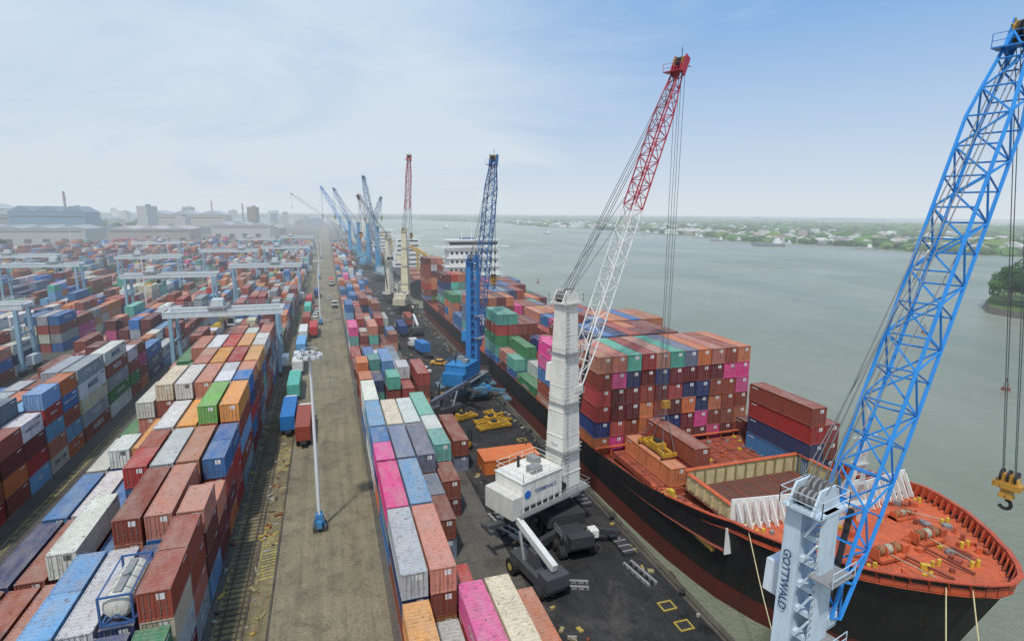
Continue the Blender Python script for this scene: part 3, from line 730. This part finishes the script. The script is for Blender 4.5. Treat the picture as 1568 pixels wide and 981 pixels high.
for (c,d) in (((CX+.6,y0,5.6),(x1-x0,.25,2.0)),((CX+.6,y1,5.7),(x1-x0,.25,2.8)),((x0,(y0+y1)/2,5.6),(.25,y1-y0,2.0)),((x1,(y0+y1)/2,5.7),(.25,y1-y0,2.8))): m.box(c,d,cream)
for i in range(11):
    x=x0+.9+i*1.62; m.box((x,y1-.25,5.8),(.16,.3,2.3),paint((.30,.25,.13))); m.box((x,y0-.25,5.4),(.16,.35,1.6),cream)
for i in range(6):
    y=y0+.9+i*1.55; m.box((x1-.25,y,5.8),(.3,.16,2.3),paint((.30,.25,.13))); m.box((x0-.25,y,5.4),(.35,.16,1.6),cream)
for (c,d) in (((CX+.6,y0,6.66),(x1-x0+.8,.6,.12)),((CX+.6,y1,7.16),(x1-x0+.8,.6,.12)),((x0,(y0+y1)/2,6.66),(.6,y1-y0,.12)),((x1,(y0+y1)/2,7.16),(.6,y1-y0,.12))): m.box(c,d,dk)
hcv=paint((.33,.08,.045),.65,.9)
m.box((CX+1,67.0,3.55),(25,13.4,.8),hcv)
for i in range(12): m.box((CX-10.6+i*2.1,66.8,4.0),(.15,13,.1),dkb)
for j in range(4): m.box((CX+1,61.5+j*3.6,4.02),(24.6,.15,.1),dkb)
for i in range(50): m.box((CX+random.uniform(-4,12),random.uniform(61,73),4.1),(random.uniform(.2,.7),random.uniform(.2,.7),.25),random.choice([dkb,yb_,STEEL,dk]))
for k in range(13):
    if k in (10,11): continue
    yb=75+13.2*k; m.box((CX,yb+6.1,2.75),(27.6,12.4,.85),hcv)
    for xx in np.arange(-13.9,14,2.53):
        m.box((CX+xx,yb-.5,3.6),(.2,.25,1.6),dk)
    m.box((CX,yb-.5,4.45),(28,.5,.12),dk)
for sg in (-1,1):
    rail(m,[(CX+sg*14.1,y,3.1) for y in range(60,246,6)],paint((.4,.08,.04)),1.1,.05,3)
    for i in range(30): m.box((CX+sg*13.6,62+i*6,3.0),(.5,.8,.9),dk)
def winch(x,y,z,s=1.0):
    m.box((x,y,z+.2),(3.6*s,2.0*s,.3),dk)
    for a in (-1.1,0,1.1): m.cyl((x+a*s-.35*s,y,z+.9*s),(x+a*s+.35*s,y,z+.9*s),.5*s,paint((.30,.14,.06),.7,.9) if a else paint((.40,.36,.28),.7,.8),n=14)
    for a in (-1.7,-.55,.55,1.7): m.box((x+a*s,y,z+.7*s),(.14,1.5*s,1.2*s),dk,None,(1,.6))
    m.box((x+2.3*s,y,z+.6),(.9*s,.8*s,.8*s),dk)
winch(CX-3,35.5,8.3,.9); winch(CX+3.4,36.5,8.2,.9); winch(CX+6,41,7.7,.7); winch(CX-6,40.5,7.7,.7)
for (bx,by) in ((-3,31.6),(3,31.6),(-6,34.5),(6,34.5),(-9,38.5),(9,38.5),(-11,43),(11,43),(0,33)):
    for a in (-.4,.4): m.cyl((CX+bx+a,by,zd(by)-.4),(CX+bx+a,by,zd(by)+.3),.17,yb_,n=10)
for i in range(56):
    x=CX+random.uniform(-10,10); y=random.uniform(31,44); 
    if abs(x-CX)>hbd(y)-1: continue
    h=random.uniform(.2,.6); m.box((x,y,zd(y)-.3+h/2),(random.uniform(.2,.7),random.uniform(.2,.8),h),random.choice([dk,dk,dkb,dk,hcv,hcv,yb_,STEEL]),Matrix.Rotation(random.uniform(0,1.5),3,'Z'))
for a,b in (((-3,35.5),(-3,29.5)),((3.4,36.5),(3,31.6)),((-6,40.5),(-9,38.5)),((6,41),(9,38.5))):
    m.cyl((CX+a[0],a[1],8.7),(CX+b[0],b[1],zd(b[1])+.1),.05,paint((.45,.4,.3)),n=5)
for a in (-1.6,1.6): m.beam((CX+a,35.5,8.5),(CX+a*.8,30.5,8.9),.18,dkb)
for i in range(60):
    y=random.uniform(46,60); sg=random.choice([-1,1]); x=CX+sg*random.uniform(10.6,13.2)
    h=random.uniform(.3,1.3); m.box((x,y,4.3+h/2),(random.uniform(.2,.8),random.uniform(.3,1.2),h),random.choice([dk,yb_,dkb,dk,cream,yel]))
for i in range(40):
    x=CX+random.uniform(-12,12); h=random.uniform(.3,1.2); m.box((x,random.uniform(46,48.6),5+h/2),(random.uniform(.2,.7),random.uniform(.2,.7),h),random.choice([dk,yb_,dk,cream,hcv]))
for a in (-1.3,1.3): m.beam((CX+a,42.2,7.4),(CX+a*.25,41.6,17),.45,whs)
m.beam((CX,45.5,7),(CX,41.8,14.5),.3,whs)
for zz in (10,12.4,14.6): m.box((CX,41.8,zz),(3.2-(zz-10)*.35,.9,.15),whs)
m.cyl((CX,41.6,16),(CX,41.6,20.5),.12,whs); m.beam((CX-1.6,41.6,17.6),(CX+1.6,41.6,17.6),.15,whs)
for i in range(8): m.beam((CX-1.3+i*.12,42.2,8+i*1.1),(CX+1.3-i*.12,42.2,9+i*1.1),.1,whs)
rail(m,[(CX-1.6,41.3,12.5),(CX+1.6,41.3,12.5)],whs)
ship=m.obj('container_ship')
m=M()
for a,b in (((CX-2.4,28.4,9.8),(QX-.9,14,.4)),((CX-4,29.4,9.6),(QX-.9,18,.4)),((CX-12.9,42.5,8.6),(QX-.9,30,.4))):
    pr=None
    for i in range(9):
        t=i/8; q=Vector(a).lerp(Vector(b),t); q.z-=math.sin(t*math.pi)*1.0
        if pr is not None: m.cyl(pr,q,.05,paint((.6,.52,.3)),n=5)
        pr=q
m.obj('mooring_line').parent=ship
m=M()
for i in range(7):
    w=24-(.9*i if i<5 else 4.5); z=3+i*3.3
    m.box((CX+2,219,z+1.6),(w,12-.5*i,3.2),whs); m.box((CX+2,219,z+3.25),(w+1.6,13.2-.5*i,.14),whs)
    for j in range(int(w/1.9)): m.box((CX+2-w/2+1.2+j*1.9,213.0+.25*i,z+1.9),(.9,.12,1.0),GLASS)
    rail(m,[(CX+2-w/2-.8,212.5+.25*i,z+3.3),(CX+2+w/2+.8,212.5+.25*i,z+3.3)],whs,1,.06,2)
m.box((CX+2,218,27),(30,3.2,.4),whs); m.box((CX+2,218,28.0),(20,6,2.6),whs); m.box((CX+2,214.95,28.3),(19,.1,1.0),GLASS)
m.box((CX+2,218,29.5),(21,7,.3),whs)
for a in (-4,0,4): m.cyl((CX+2+a,218,29.5),(CX+2+a,218,33.5+(a==0)*3),.15,whs)
m.beam((CX-2,218,32),(CX+6,218,32),.15,whs); m.box((CX+2,226,25),(5,5,10),paint((.05,.1,.25)))
o=m.obj('superstructure'); o.parent=ship
s=CS()
SP=['rust']*28+['red']*10+['orange']*13+['maroon']*22+['navy']*12+['blue']*8+['teal']*4+['pink']*4+['white']*3+['green']*4+['salmon']*6+['amber']*1+['slate']*5
hts={0:[6]*11,1:[5,5,6,6,6,6,6,6,6,5,5],2:[1,2,4,4,5,6,6,6,6,6,6],3:[2,3,1,3,3,4,5,5,5,4,4],4:[5,5,4,4,2,3,4,4,5,5,4],5:[0,1,2,3,3,3,4,4,4,4,3],
6:[5,5,5,5,5,4,4,4,4,3,3],7:[2,3,5,5,5,5,5,5,4,4,4],8:[4,4,4,4,5,5,5,5,5,5,4],9:[6,6,6,6,5,5,5,5,5,5,5],12:[7,7,7,6,6,0,0,0,0,3,3]}
top0=['salmon','salmon','teal','red','salmon','teal','slate','orange','salmon','rust','orange']
col0=['orange','navy','red','orange','rust','orange']
for k,hs in hts.items():
    yb=75+13.2*k
    for r,h in enumerate(hs):
        two=random.random()<.3 and k not in(0,)
        for t in range(h):
            c=random.choice(SP); w=None
            if k==0 and r==0: c=col0[t]
            if k==0 and 0<r<7: c=random.choice(['maroon','pink','red','red','navy','orange','maroon','navy','rust'])
            if k==0 and r>=6: c=random.choice(['rust','maroon','rust','orange','maroon','navy','orange','rust','pink'])
            if k==0 and t==h-1: c=top0[r]
            if k==2 and t==h-1: c=['green','white','pink','pink','red','blue','orange','orange','blue','salmon','orange'][r]
            if k in(3,4) and r<2: c=['blue','teal','green','red','teal'][t]
            if k==6 and t==h-1 and r<7: c=['orange','rust','orange','maroon','orange','pink','rust'][r]
            if r==0 and random.random()<.5: w=random.choice(WORDS)
            if k==0 and r==0: w=None
            if k==0 and r==0 and t==3: w='K LINE'; c='red'
            x=38.0+2.56*r; z=3.2+t*H
            if two: s.cont(x,yb,z,6.06,c); s.cont(x,yb+6.15,z,6.06,c if random.random()<.5 else random.choice(SP))
            else: s.cont(x,yb,z,12.19,c,w,-1)
    o=s.obj(CN); s=CS()
for t,c in enumerate(['blue','navy','red','rust']): s.cont(61.4,57.0,4.0+t*H,12.19,c)
for t,c in enumerate(['navy','rust','red']): s.cont(63.9,57.0,4.0+t*H,12.19,c)
for t,c in enumerate(['red','rust']): s.cont(45.4,60.3,4.05+t*H,12.19,c,None)
s.cont(42.2,60.8,4.05,12.19,'orange'); s.cont(64.2,69.5,4,6.06,'maroon')
s.obj(CN)
o=spreader(43.6,66.5,0,7.3)
m=M()
for a in (-1,1):
    for b in (-2.8,2.8): m.cyl((43.6+a,66.5+b,7.6),(46.9,70,12.0),.05,ROPE,n=4)
m.box((46.9,69.9,12.2),(1.2,.6,1.1),paint((.5,.27,.05),.5,.9)); o2=m.obj('hook_block'); o2.parent=o
def ship2(y0,y1,hullc,cx=50,hb=12,z=5):
    m=M(); hc=paint(hullc,.5,.3); V=[];F=[]
    ys=[y0,y0+2,y0+6,y0+14,y1-12,y1]; hs=[.1,.45,.75,1,1,.8]
    for y,h in zip(ys,hs): 
        t=z+(3 if y<y0+14 else 0)
        V+=[(cx-hb*h*.8,y+2,-4),(cx-hb*h,y,t),(cx+hb*h,y,t),(cx+hb*h*.8,y+2,-4)]
    for i in range(5):
        for j in range(3): a=4*i+j; F.append((a,a+1,a+5,a+4))
    F.append((20,21,22,23)); m.add(V,F,hc)
    for i in range(6): m.box((cx,y1-22,z+1.5+i*3),(hb*1.6-i*.8,12,2.9),whs); m.box((cx,y1-28.1,z+1.8+i*3),(hb*1.4-i*.8,.1,.9),GLASS)
    m.box((cx,y1-22,z+19.5),(hb*1.9,3,.5),whs); m.cyl((cx,y1-22,z+19),(cx,y1-22,z+26),.3,whs)
    for i in range(3):
        yy=y0+25+i*(y1-y0-60)/3; m.box((cx,yy,z+1),(hb*1.4,14,2),paint((.3,.1,.06))); m.beam((cx,yy-9,z),(cx,yy-9,z+14),1.2,yel); m.beam((cx,yy-9,z+12),(cx-6,yy+6,z+17),.7,yel)
    o=m.obj('cargo_ship'); return o
ship2(268,400,(.02,.025,.04)); ship2(430,560,(.03,.05,.12)); ship2(600,740,(.1,.02,.02))
# ------------------------------------------------------------------ far bank
def landmat(name,L=2900):
    m,nt=newmat(name); n=ramp(nt,noise(nt,pos(nt),.006,6,.65),.4,.6); c=mixc(nt,n,(.06,.12,.025),(.13,.16,.06))
    n2=ramp(nt,noise(nt,pos(nt),.03,5,.7),.55,.65); c=mixc(nt,ramp(nt,n2,0,1,0,.8),c,(.035,.07,.018))
    finish_haze_glow(nt,bsdf(nt,c,.9,spec=.1),L); return m
LAND=landmat('river_bank_land'); 
def foliage(name,L=2900):
    m,nt=newmat(name); at=N(nt,'ShaderNodeAttribute',attribute_name='Col')
    n=ramp(nt,noise(nt,pos(nt),.5,4,.7),.3,.7,.6,1.3); mm=N(nt,'ShaderNodeVectorMath',operation='SCALE'); nt.links.new(at.outputs['Color'],mm.inputs[0]); nt.links.new(n,mm.inputs['Scale'])
    finish_haze_glow(nt,bsdf(nt,mm.outputs[0],.8,spec=.15),L); return m
FOL=foliage('tree_foliage')
pts=[]
rs=random.Random(3)
yy=-300
while yy<5200:
    x=690+35*math.sin(yy*.006)+22*math.sin(yy*.021+1)+rs.uniform(-9,9)
    if yy<520: x+=(520-yy)*.06
    if yy>2400: x-=(yy-2400)*.26
    pts.append((x,yy)); yy+=22
V=[];F=[]
for (x,y) in pts: V+=[(x,y,WL-.5),(x+5,y,-1.3),(9500,y*1.6+200 if y>0 else y,-1.2)]
for i in range(len(pts)-1):
    a=3*i; F+= [(a,a+1,a+4,a+3),(a+1,a+2,a+5,a+4)]
m=M(); m.add(V,F,LAND)
m.add([(-9000,5000,-1.1),(11000,5000,-1.1),(11000,15500,-1.1),(-9000,15500,-1.1)],[(0,1,2,3)],LAND)
m.add([(-3200,2600,-.9),(-150,2600,-.9),(-260,5100,-.9),(-3200,5100,-.9)],[(0,1,2,3)],LAND)
m.obj('river_bank_land')
def shx(y): return float(np.interp(y,[p[1] for p in pts],[p[0] for p in pts]))
bm=bmesh.new(); bmesh.ops.create_icosphere(bm,subdivisions=1,radius=1); IV=np.array([v.co[:] for v in bm.verts]); IF=[tuple(v.index for v in f.verts) for f in bm.faces]; bm.free()
def colormesh(s,name,mat):
    o=s.obj(name); o.data.materials.clear(); o.data.materials.append(mat); return o
s=CS()
def blob(x,y,z,r,h,c):
    V=IV*np.random.uniform(.6,1.3,(len(IV),1))*np.array([r,r,h])+np.array([x,y,z+h*.5]); C=np.ones((len(V),4)); C[:,:3]=np.array(c)*np.random.uniform(.6,1.5)
    s.put(V,IF,C)
for i in range(5200):
    y=rs.uniform(150,3200); near=rs.random()<.45
    x=shx(y)+ (rs.uniform(6,45) if near else rs.uniform(20,1700))
    if near and 700<y<2300 and math.sin(y*.013)>.1: continue
    if not near and 750<x<1250 and 600<y<2400 and rs.random()<.55: continue
    r=rs.uniform(3,7)*(1 if near else 1.7); blob(x,y,-1.2,r*1.5,r*.85,rs.choice([(.04,.10,.02),(.06,.14,.025),(.03,.075,.02),(.09,.14,.03)]))
for i in range(1200):
    x=rs.uniform(-2600,4200); y=rs.uniform(3300,5400); blob(x,y,-1,rs.uniform(25,70),rs.uniform(8,15),(.04,.09,.03))
colormesh(s,'distant_trees',FOL)
m=M(); cols=[paint(c,.7,.3) for c in ((.75,.75,.73),(.45,.42,.38),(.3,.16,.1),(.50,.46,.38),(.20,.23,.26),(.7,.68,.62))]
for i in range(1000):
    y=rs.uniform(600,2700) if i%6 else rs.uniform(400,700); x=shx(y)+(rs.uniform(12,120) if i%2 else rs.uniform(25,700)); sx=rs.uniform(7,20);sy=rs.uniform(7,18);h=rs.uniform(3,8)
    mt=rs.choice(cols); R=Matrix.Rotation(rs.uniform(0,1.5),3,'Z'); m.box((x,y,-1.2+h/2),(sx,sy,h),mt,R); m.box((x,y,-1.2+h+1.0),(sx*1.08,sy*1.08,2.0),rs.choice(cols),R,(1,.15))
m.obj('distant_town_houses')
m=M()
for y in (560,640,760,900,1080,1250,1500):
    x=shx(y); m.box((x-9,y,-1.5),(30,4,.6),COPE)
    for i in range(6): m.cyl((x-22+i*5,y-1.5,-4),(x-22+i*5,y-1.5,-1.3),.4,DARK); m.cyl((x-22+i*5,y+1.5,-4),(x-22+i*5,y+1.5,-1.3),.4,DARK)
m.obj('river_jetties')
def boat(x,y,L,ang,c=(.3,.32,.33),h=3):
    m=M(); R=Matrix.Rotation(ang,3,'Z'); b=Vector((x,y,WL)); C=paint(c); Wd=L*.22
    V=[(-Wd/2,-L/2,h),(Wd/2,-L/2,h),(Wd/2,L*.25,h),(0,L/2,h*1.35),(-Wd/2,L*.25,h),(-Wd*.35,-L/2,-.3),(Wd*.35,-L/2,-.3),(Wd*.35,L*.2,-.3),(0,L*.42,-.3),(-Wd*.35,L*.2,-.3)]
    m.add([b+R@Vector(p) for p in V],[(0,1,2,3,4),(0,5,6,1),(1,6,7,2),(2,7,8,3),(3,8,9,4),(4,9,5,0)],C)
    m.box(b+R@Vector((0,-L*.28,h+h*.6)),(Wd*.7,L*.2,h*1.2),whs,R); m.box(b+R@Vector((0,-L*.28,h+h*1.5)),(Wd*.5,L*.12,h*.7),whs,R); m.box(b+R@Vector((0,-L*.2,h+h*.8)),(Wd*.6,.1,h*.35),GLASS,R)
    m.cyl(b+R@Vector((0,0,h)),b+R@Vector((0,0,h*3.2)),.1+L*.003,STEEL)
    m.obj('moored_boat')
for q in ((575,640,46,1.2,(.12,.13,.16),4),(655,560,24,.9,(.3,.3,.28),2.5),(640,470,18,.3,(.3,.3,.3),2),(600,780,22,1.2,(.12,.12,.16),2.5),(650,900,26,.2,(.4,.4,.4),2.5),(660,1100,30,.1,(.2,.2,.25),3),(655,690,16,1.4,(.5,.5,.5),2),(110,420,12,.2,(.2,.14,.1),1.2),(430,1100,26,.2,(.25,.25,.25),2.5),(300,1500,40,.1,(.2,.2,.23),4),(76,124,18,.02,(.05,.10,.25),2.6)): boat(*q)
def buoy(x,y):
    m=M(); c=paint((.2,.05,.03)); m.cyl((x,y,WL-.2),(x,y,WL+.6),1.0,c,.9,14)
    for i in range(4): a=i*math.pi/2; m.beam((x+.7*math.cos(a),y+.7*math.sin(a),WL+.6),(x+.15*math.cos(a),y+.15*math.sin(a),WL+2.6),.08,c)
    m.cyl((x,y,WL+2.5),(x,y,WL+3),.2,DARK); m.obj('channel_buoy')
buoy(160,92); buoy(210,150); buoy(124,330)
out=[(278,162),(281,150),(291,139),(310,128),(360,116),(420,110),(520,160),(480,230),(400,232),(330,205),(296,186),(281,174)]
c=(380,165)
m=M(); n=len(out); st=COPE
top=[(c[0]+(x-c[0])*.985,c[1]+(y-c[1])*.97,.2) for x,y in out]; bot=[(x,y,WL-.4) for x,y in out]
m.add(bot+top,[(i,(i+1)%n,n+(i+1)%n,n+i) for i in range(n)],st); m.add(top,[tuple(range(n))],LAND)
m.obj('riverside_promontory')
def tree(x,y,h,seed):
    r=random.Random(seed); s=CS(); m=M()
    bark=paint((.10,.07,.045),.9,.2); top=Vector((x+r.uniform(-.5,.5),y+r.uniform(-.5,.5),.2+h*.55))
    m.cyl((x,y,.1),top,.28,bark,.15,7); ends=[]
    for i in range(8):
        a=r.uniform(0,6.28); st=Vector((x,y,.2)).lerp(top,r.uniform(.45,1)); e=st+Vector((math.cos(a)*h*.28,math.sin(a)*h*.28,h*r.uniform(.05,.38))); m.cyl(st,e,.11,bark,.04,5); ends.append(e)
    ends.append(top+Vector((0,0,h*.35)))
    for e in ends:
        base=np.array(r.choice([(.035,.09,.02),(.05,.12,.025),(.025,.065,.018)]))
        for j in range(130):
            g=Vector((r.gauss(0,1),r.gauss(0,1),r.gauss(0,.75))); g=g.normalized()*r.uniform(.3,1)**.5*h*.16; p=e+g
            u=Vector((r.gauss(0,1),r.gauss(0,1),r.gauss(0,1))).normalized()*r.uniform(.22,.48); w=u.orthogonal().normalized()*r.uniform(.2,.42)
            C=np.ones((4,4)); C[:,:3]=base*r.uniform(.6,1.5); s.put(np.array([p-u-w,p+u-w,p+u+w,p-u+w]),[(0,1,2,3)],C)
    e=bpy.data.objects.new('broadleaf_tree',None); sc.collection.objects.link(e)
    a=m.obj('trunk'); b=colormesh(s,'crown',FOL); a.parent=e; b.parent=e
for i in range(26):
    tree(rs.uniform(288,335),rs.uniform(150,192) if i%2 else rs.uniform(152,176),rs.uniform(11,20),i)
m=M(); m.box((326,158,3),(16,10,5.6),paint((.5,.55,.6))); m.box((326,158,6.6),(17,11,1.8),paint((.1,.25,.5)),None,(1,.2))
for i in range(5): m.box((320+i*3,152.9,3),(1.2,.1,1.4),GLASS)
m.obj('riverside_house')
# ------------------------------------------------------------------ left background industry
def warehouse(x,y,sx,sy,h,col,roof=(.35,.38,.42),ang=0,bays=3):
    h*=1.35
    m=M(); R=Matrix.Rotation(ang,3,'Z'); b=Vector((x,y,0)); P=lambda a,c,z:b+R@Vector((a,c,z)); C=paint(col,.7,.3); Rf=paint(roof,.6,.3)
    m.box(P(0,0,h/2),(sx,sy,h),C,R)
    for i in range(bays): m.box(P(-sx/2+sx/bays*(i+.5),0,h+h*.11),(sx/bays*1.01,sy*1.02,h*.22),Rf,R,(.12,1))
    for i in range(int(sx/18)): m.box(P(-sx/2+9+i*18,-sy/2-.06,h*.18),(7.0,.2,h*.32),DARK,R)
    m.box(P(0,-sy/2-.06,h*.82),(sx*.95,.16,h*.06),GLASS,R)
    m.obj('warehouse')
warehouse(-560,850,150,60,30,(.03,.05,.08),(.07,.09,.13)); warehouse(-330,830,120,60,13,(.35,.35,.33),(.3,.33,.36),0,4); warehouse(-210,860,90,70,12,(.3,.26,.22),(.4,.4,.4))
warehouse(-700,720,120,60,18,(.06,.11,.16),(.05,.13,.2)); warehouse(-790,560,120,60,14,(.05,.2,.28),(.06,.2,.3)); warehouse(-430,1050,160,80,24,(.2,.2,.2)); warehouse(-120,980,80,80,14,(.4,.4,.38)); warehouse(-900,1000,200,80,30,(.06,.08,.13))
warehouse(-620,1250,180,90,30,(.12,.13,.15)); warehouse(-250,1250,140,80,24,(.35,.3,.24)); warehouse(-500,640,70,40,13,(.1,.12,.15),(.1,.13,.17)); warehouse(-370,1000,90,60,27,(.08,.2,.3),(.1,.2,.28)); warehouse(-640,620,80,40,12,(.15,.17,.2),(.2,.22,.25)); warehouse(-450,720,60,40,12,(.25,.25,.24),(.1,.25,.3))
def silo(x,y,r,h,col,n=3):
    m=M(); C=paint(col,.7,.2)
    for i in range(n): m.cyl((x+i*r*2.05,y,0),(x+i*r*2.05,y,h),r,C,n=20); m.cyl((x+i*r*2.05,y,h),(x+i*r*2.05,y,h+r*.35),r,C,r*.25,n=20)
    m.box((x+r*2.05*(n-1)/2,y,h+r*.5),(r*2*n,r*.6,r*.4),STEEL); m.obj('storage_silo')
silo(-408,760,6,44,(.22,.22,.21),2); silo(-445,940,6,52,(.45,.38,.12),1)
def chimney(x,y,h,r=2.2):
    m=M(); m.cyl((x,y,0),(x,y,h*.85),r,paint((.2,.2,.2)),r*.7,14); m.cyl((x,y,h*.85),(x,y,h),r*.72,paint((.3,.08,.06)),r*.62,14); m.cyl((x,y,h*.84),(x,y,h*.86),r*1.3,STEEL,n=14); m.obj('chimney')
for q in ((-365,1020,66),(-980,900,62),(-880,980,60),(-640,1100,56),(-160,1300,54),(-250,1500,62),(-1150,1100,64),(-760,860,52),(-520,960,56)): chimney(*q)
m=M(); c2=[paint(c,.7,.3) for c in ((.4,.4,.39),(.18,.17,.15),(.06,.13,.2),(.2,.16,.12),(.07,.09,.11))]
for i in range(560):
    x=rs.uniform(-2600,-20); y=rs.uniform(1000,3000); h=rs.uniform(5,20) if i%9 else rs.uniform(30,48); w_=rs.uniform(15,70) if i%9 else rs.uniform(12,26)
    m.box((x,y,h/2),(w_,rs.uniform(15,60),h),rs.choice(c2)); m.box((x+w_*.1,y,h+1.2),(w_*.4,8,2.4),rs.choice(c2))
for i in range(190):
    x=rs.uniform(-1200,-440); y=rs.uniform(380,900)
    h=rs.uniform(4,11); sx,sy=rs.uniform(10,40),rs.uniform(8,24); m.box((x,y,h/2),(sx,sy,h),rs.choice(c2)); m.box((x,y,h+.9),(sx+.6,sy+.6,1.8),rs.choice(c2),None,(1,.2))
m.obj('distant_city_buildings')
s=CS()
for i in range(700):
    blob(rs.uniform(-1500,-330),rs.uniform(700,2200),0,rs.uniform(5,12),rs.uniform(5,11),(.04,.08,.025))
colormesh(s,'distant_trees',FOL)
# ------------------------------------------------------------------ sky & light
EL,AZ=62,212
w=bpy.data.worlds.new('World'); sc.world=w; w.use_nodes=True; nt=w.node_tree; nt.nodes.clear()
sky=N(nt,'ShaderNodeTexSky',sky_type='NISHITA'); sky.sun_disc=False; sky.sun_elevation=rad(EL); sky.sun_rotation=rad(AZ); sky.air_density=1.0; sky.dust_density=.8; sky.ozone_density=2.5
tc=N(nt,'ShaderNodeTexCoord'); d=tc.outputs['Generated']
mp=N(nt,'ShaderNodeMapping'); mp.inputs['Scale'].default_value=(1,1,3.6); mp.inputs['Rotation'].default_value=(.12,.1,.5); nt.links.new(d,mp.inputs[0])
c1=ramp(nt,noise(nt,mp.outputs[0],2.0,7,.64,.7),.38,.68)
dl=N(nt,'ShaderNodeVectorMath',operation='DOT_PRODUCT'); dl.inputs[1].default_value=(.90,.25,.55); nt.links.new(d,dl.inputs[0])
left=ramp(nt,dl.outputs['Value'],.50,1.03,.80,-.06)
sz=N(nt,'ShaderNodeSeparateXYZ'); nt.links.new(d,sz.inputs[0]); hor=ramp(nt,sz.outputs[2],0.0,.40,1.0,0)
def mth(op,a,b):
    n=N(nt,'ShaderNodeMath',operation=op)
    for i,v in enumerate((a,b)):
        if hasattr(v,'links'): nt.links.new(v,n.inputs[i])
        else: n.inputs[i].default_value=v
    return n.outputs[0]
f=mth('ADD',mth('MULTIPLY',c1,.30),left); f=mth('MAXIMUM',f,hor); f=mth('MINIMUM',f,.97); f=mth('MAXIMUM',f,0.0)
blue=mixc(nt,.75,sky.outputs[0],(.9,3.6,8.2))
pale=mixc(nt,ramp(nt,sz.outputs[2],.0,.35),(7.0,7.6,8.1),(6.1,7.4,8.7))
col=mixc(nt,f,blue,pale)
bg=N(nt,'ShaderNodeBackground'); bg.inputs[1].default_value=.10; nt.links.new(col,bg.inputs[0])
o=N(nt,'ShaderNodeOutputWorld'); nt.links.new(bg.outputs[0],o.inputs[0])
L=bpy.data.lights.new('sun','SUN'); L.energy=2.9; L.angle=rad(3.0); L.color=(1,.95,.88); lo=bpy.data.objects.new('sun',L); sc.collection.objects.link(lo)
el=rad(EL); az=rad(AZ); sd=Vector((math.sin(az)*math.cos(el),math.cos(az)*math.cos(el),math.sin(el)))
lo.rotation_euler=sd.to_track_quat('Z','Y').to_euler()
cam=bpy.data.cameras.new('camera'); cam.lens=20; cam.sensor_width=36; cam.clip_end=30000; cam.clip_start=.5
co=bpy.data.objects.new('camera',cam); sc.collection.objects.link(co); sc.camera=co
Rm=Matrix.Rotation(rad(-18),4,'Z')@Matrix.Rotation(rad(90-10.7),4,'X')@Matrix.Rotation(rad(.45),4,'Z')
co.matrix_world=Matrix.Translation((0,0,40))@Rm
sc.view_settings.view_transform='Standard'; sc.view_settings.look='None'; sc.view_settings.exposure=0
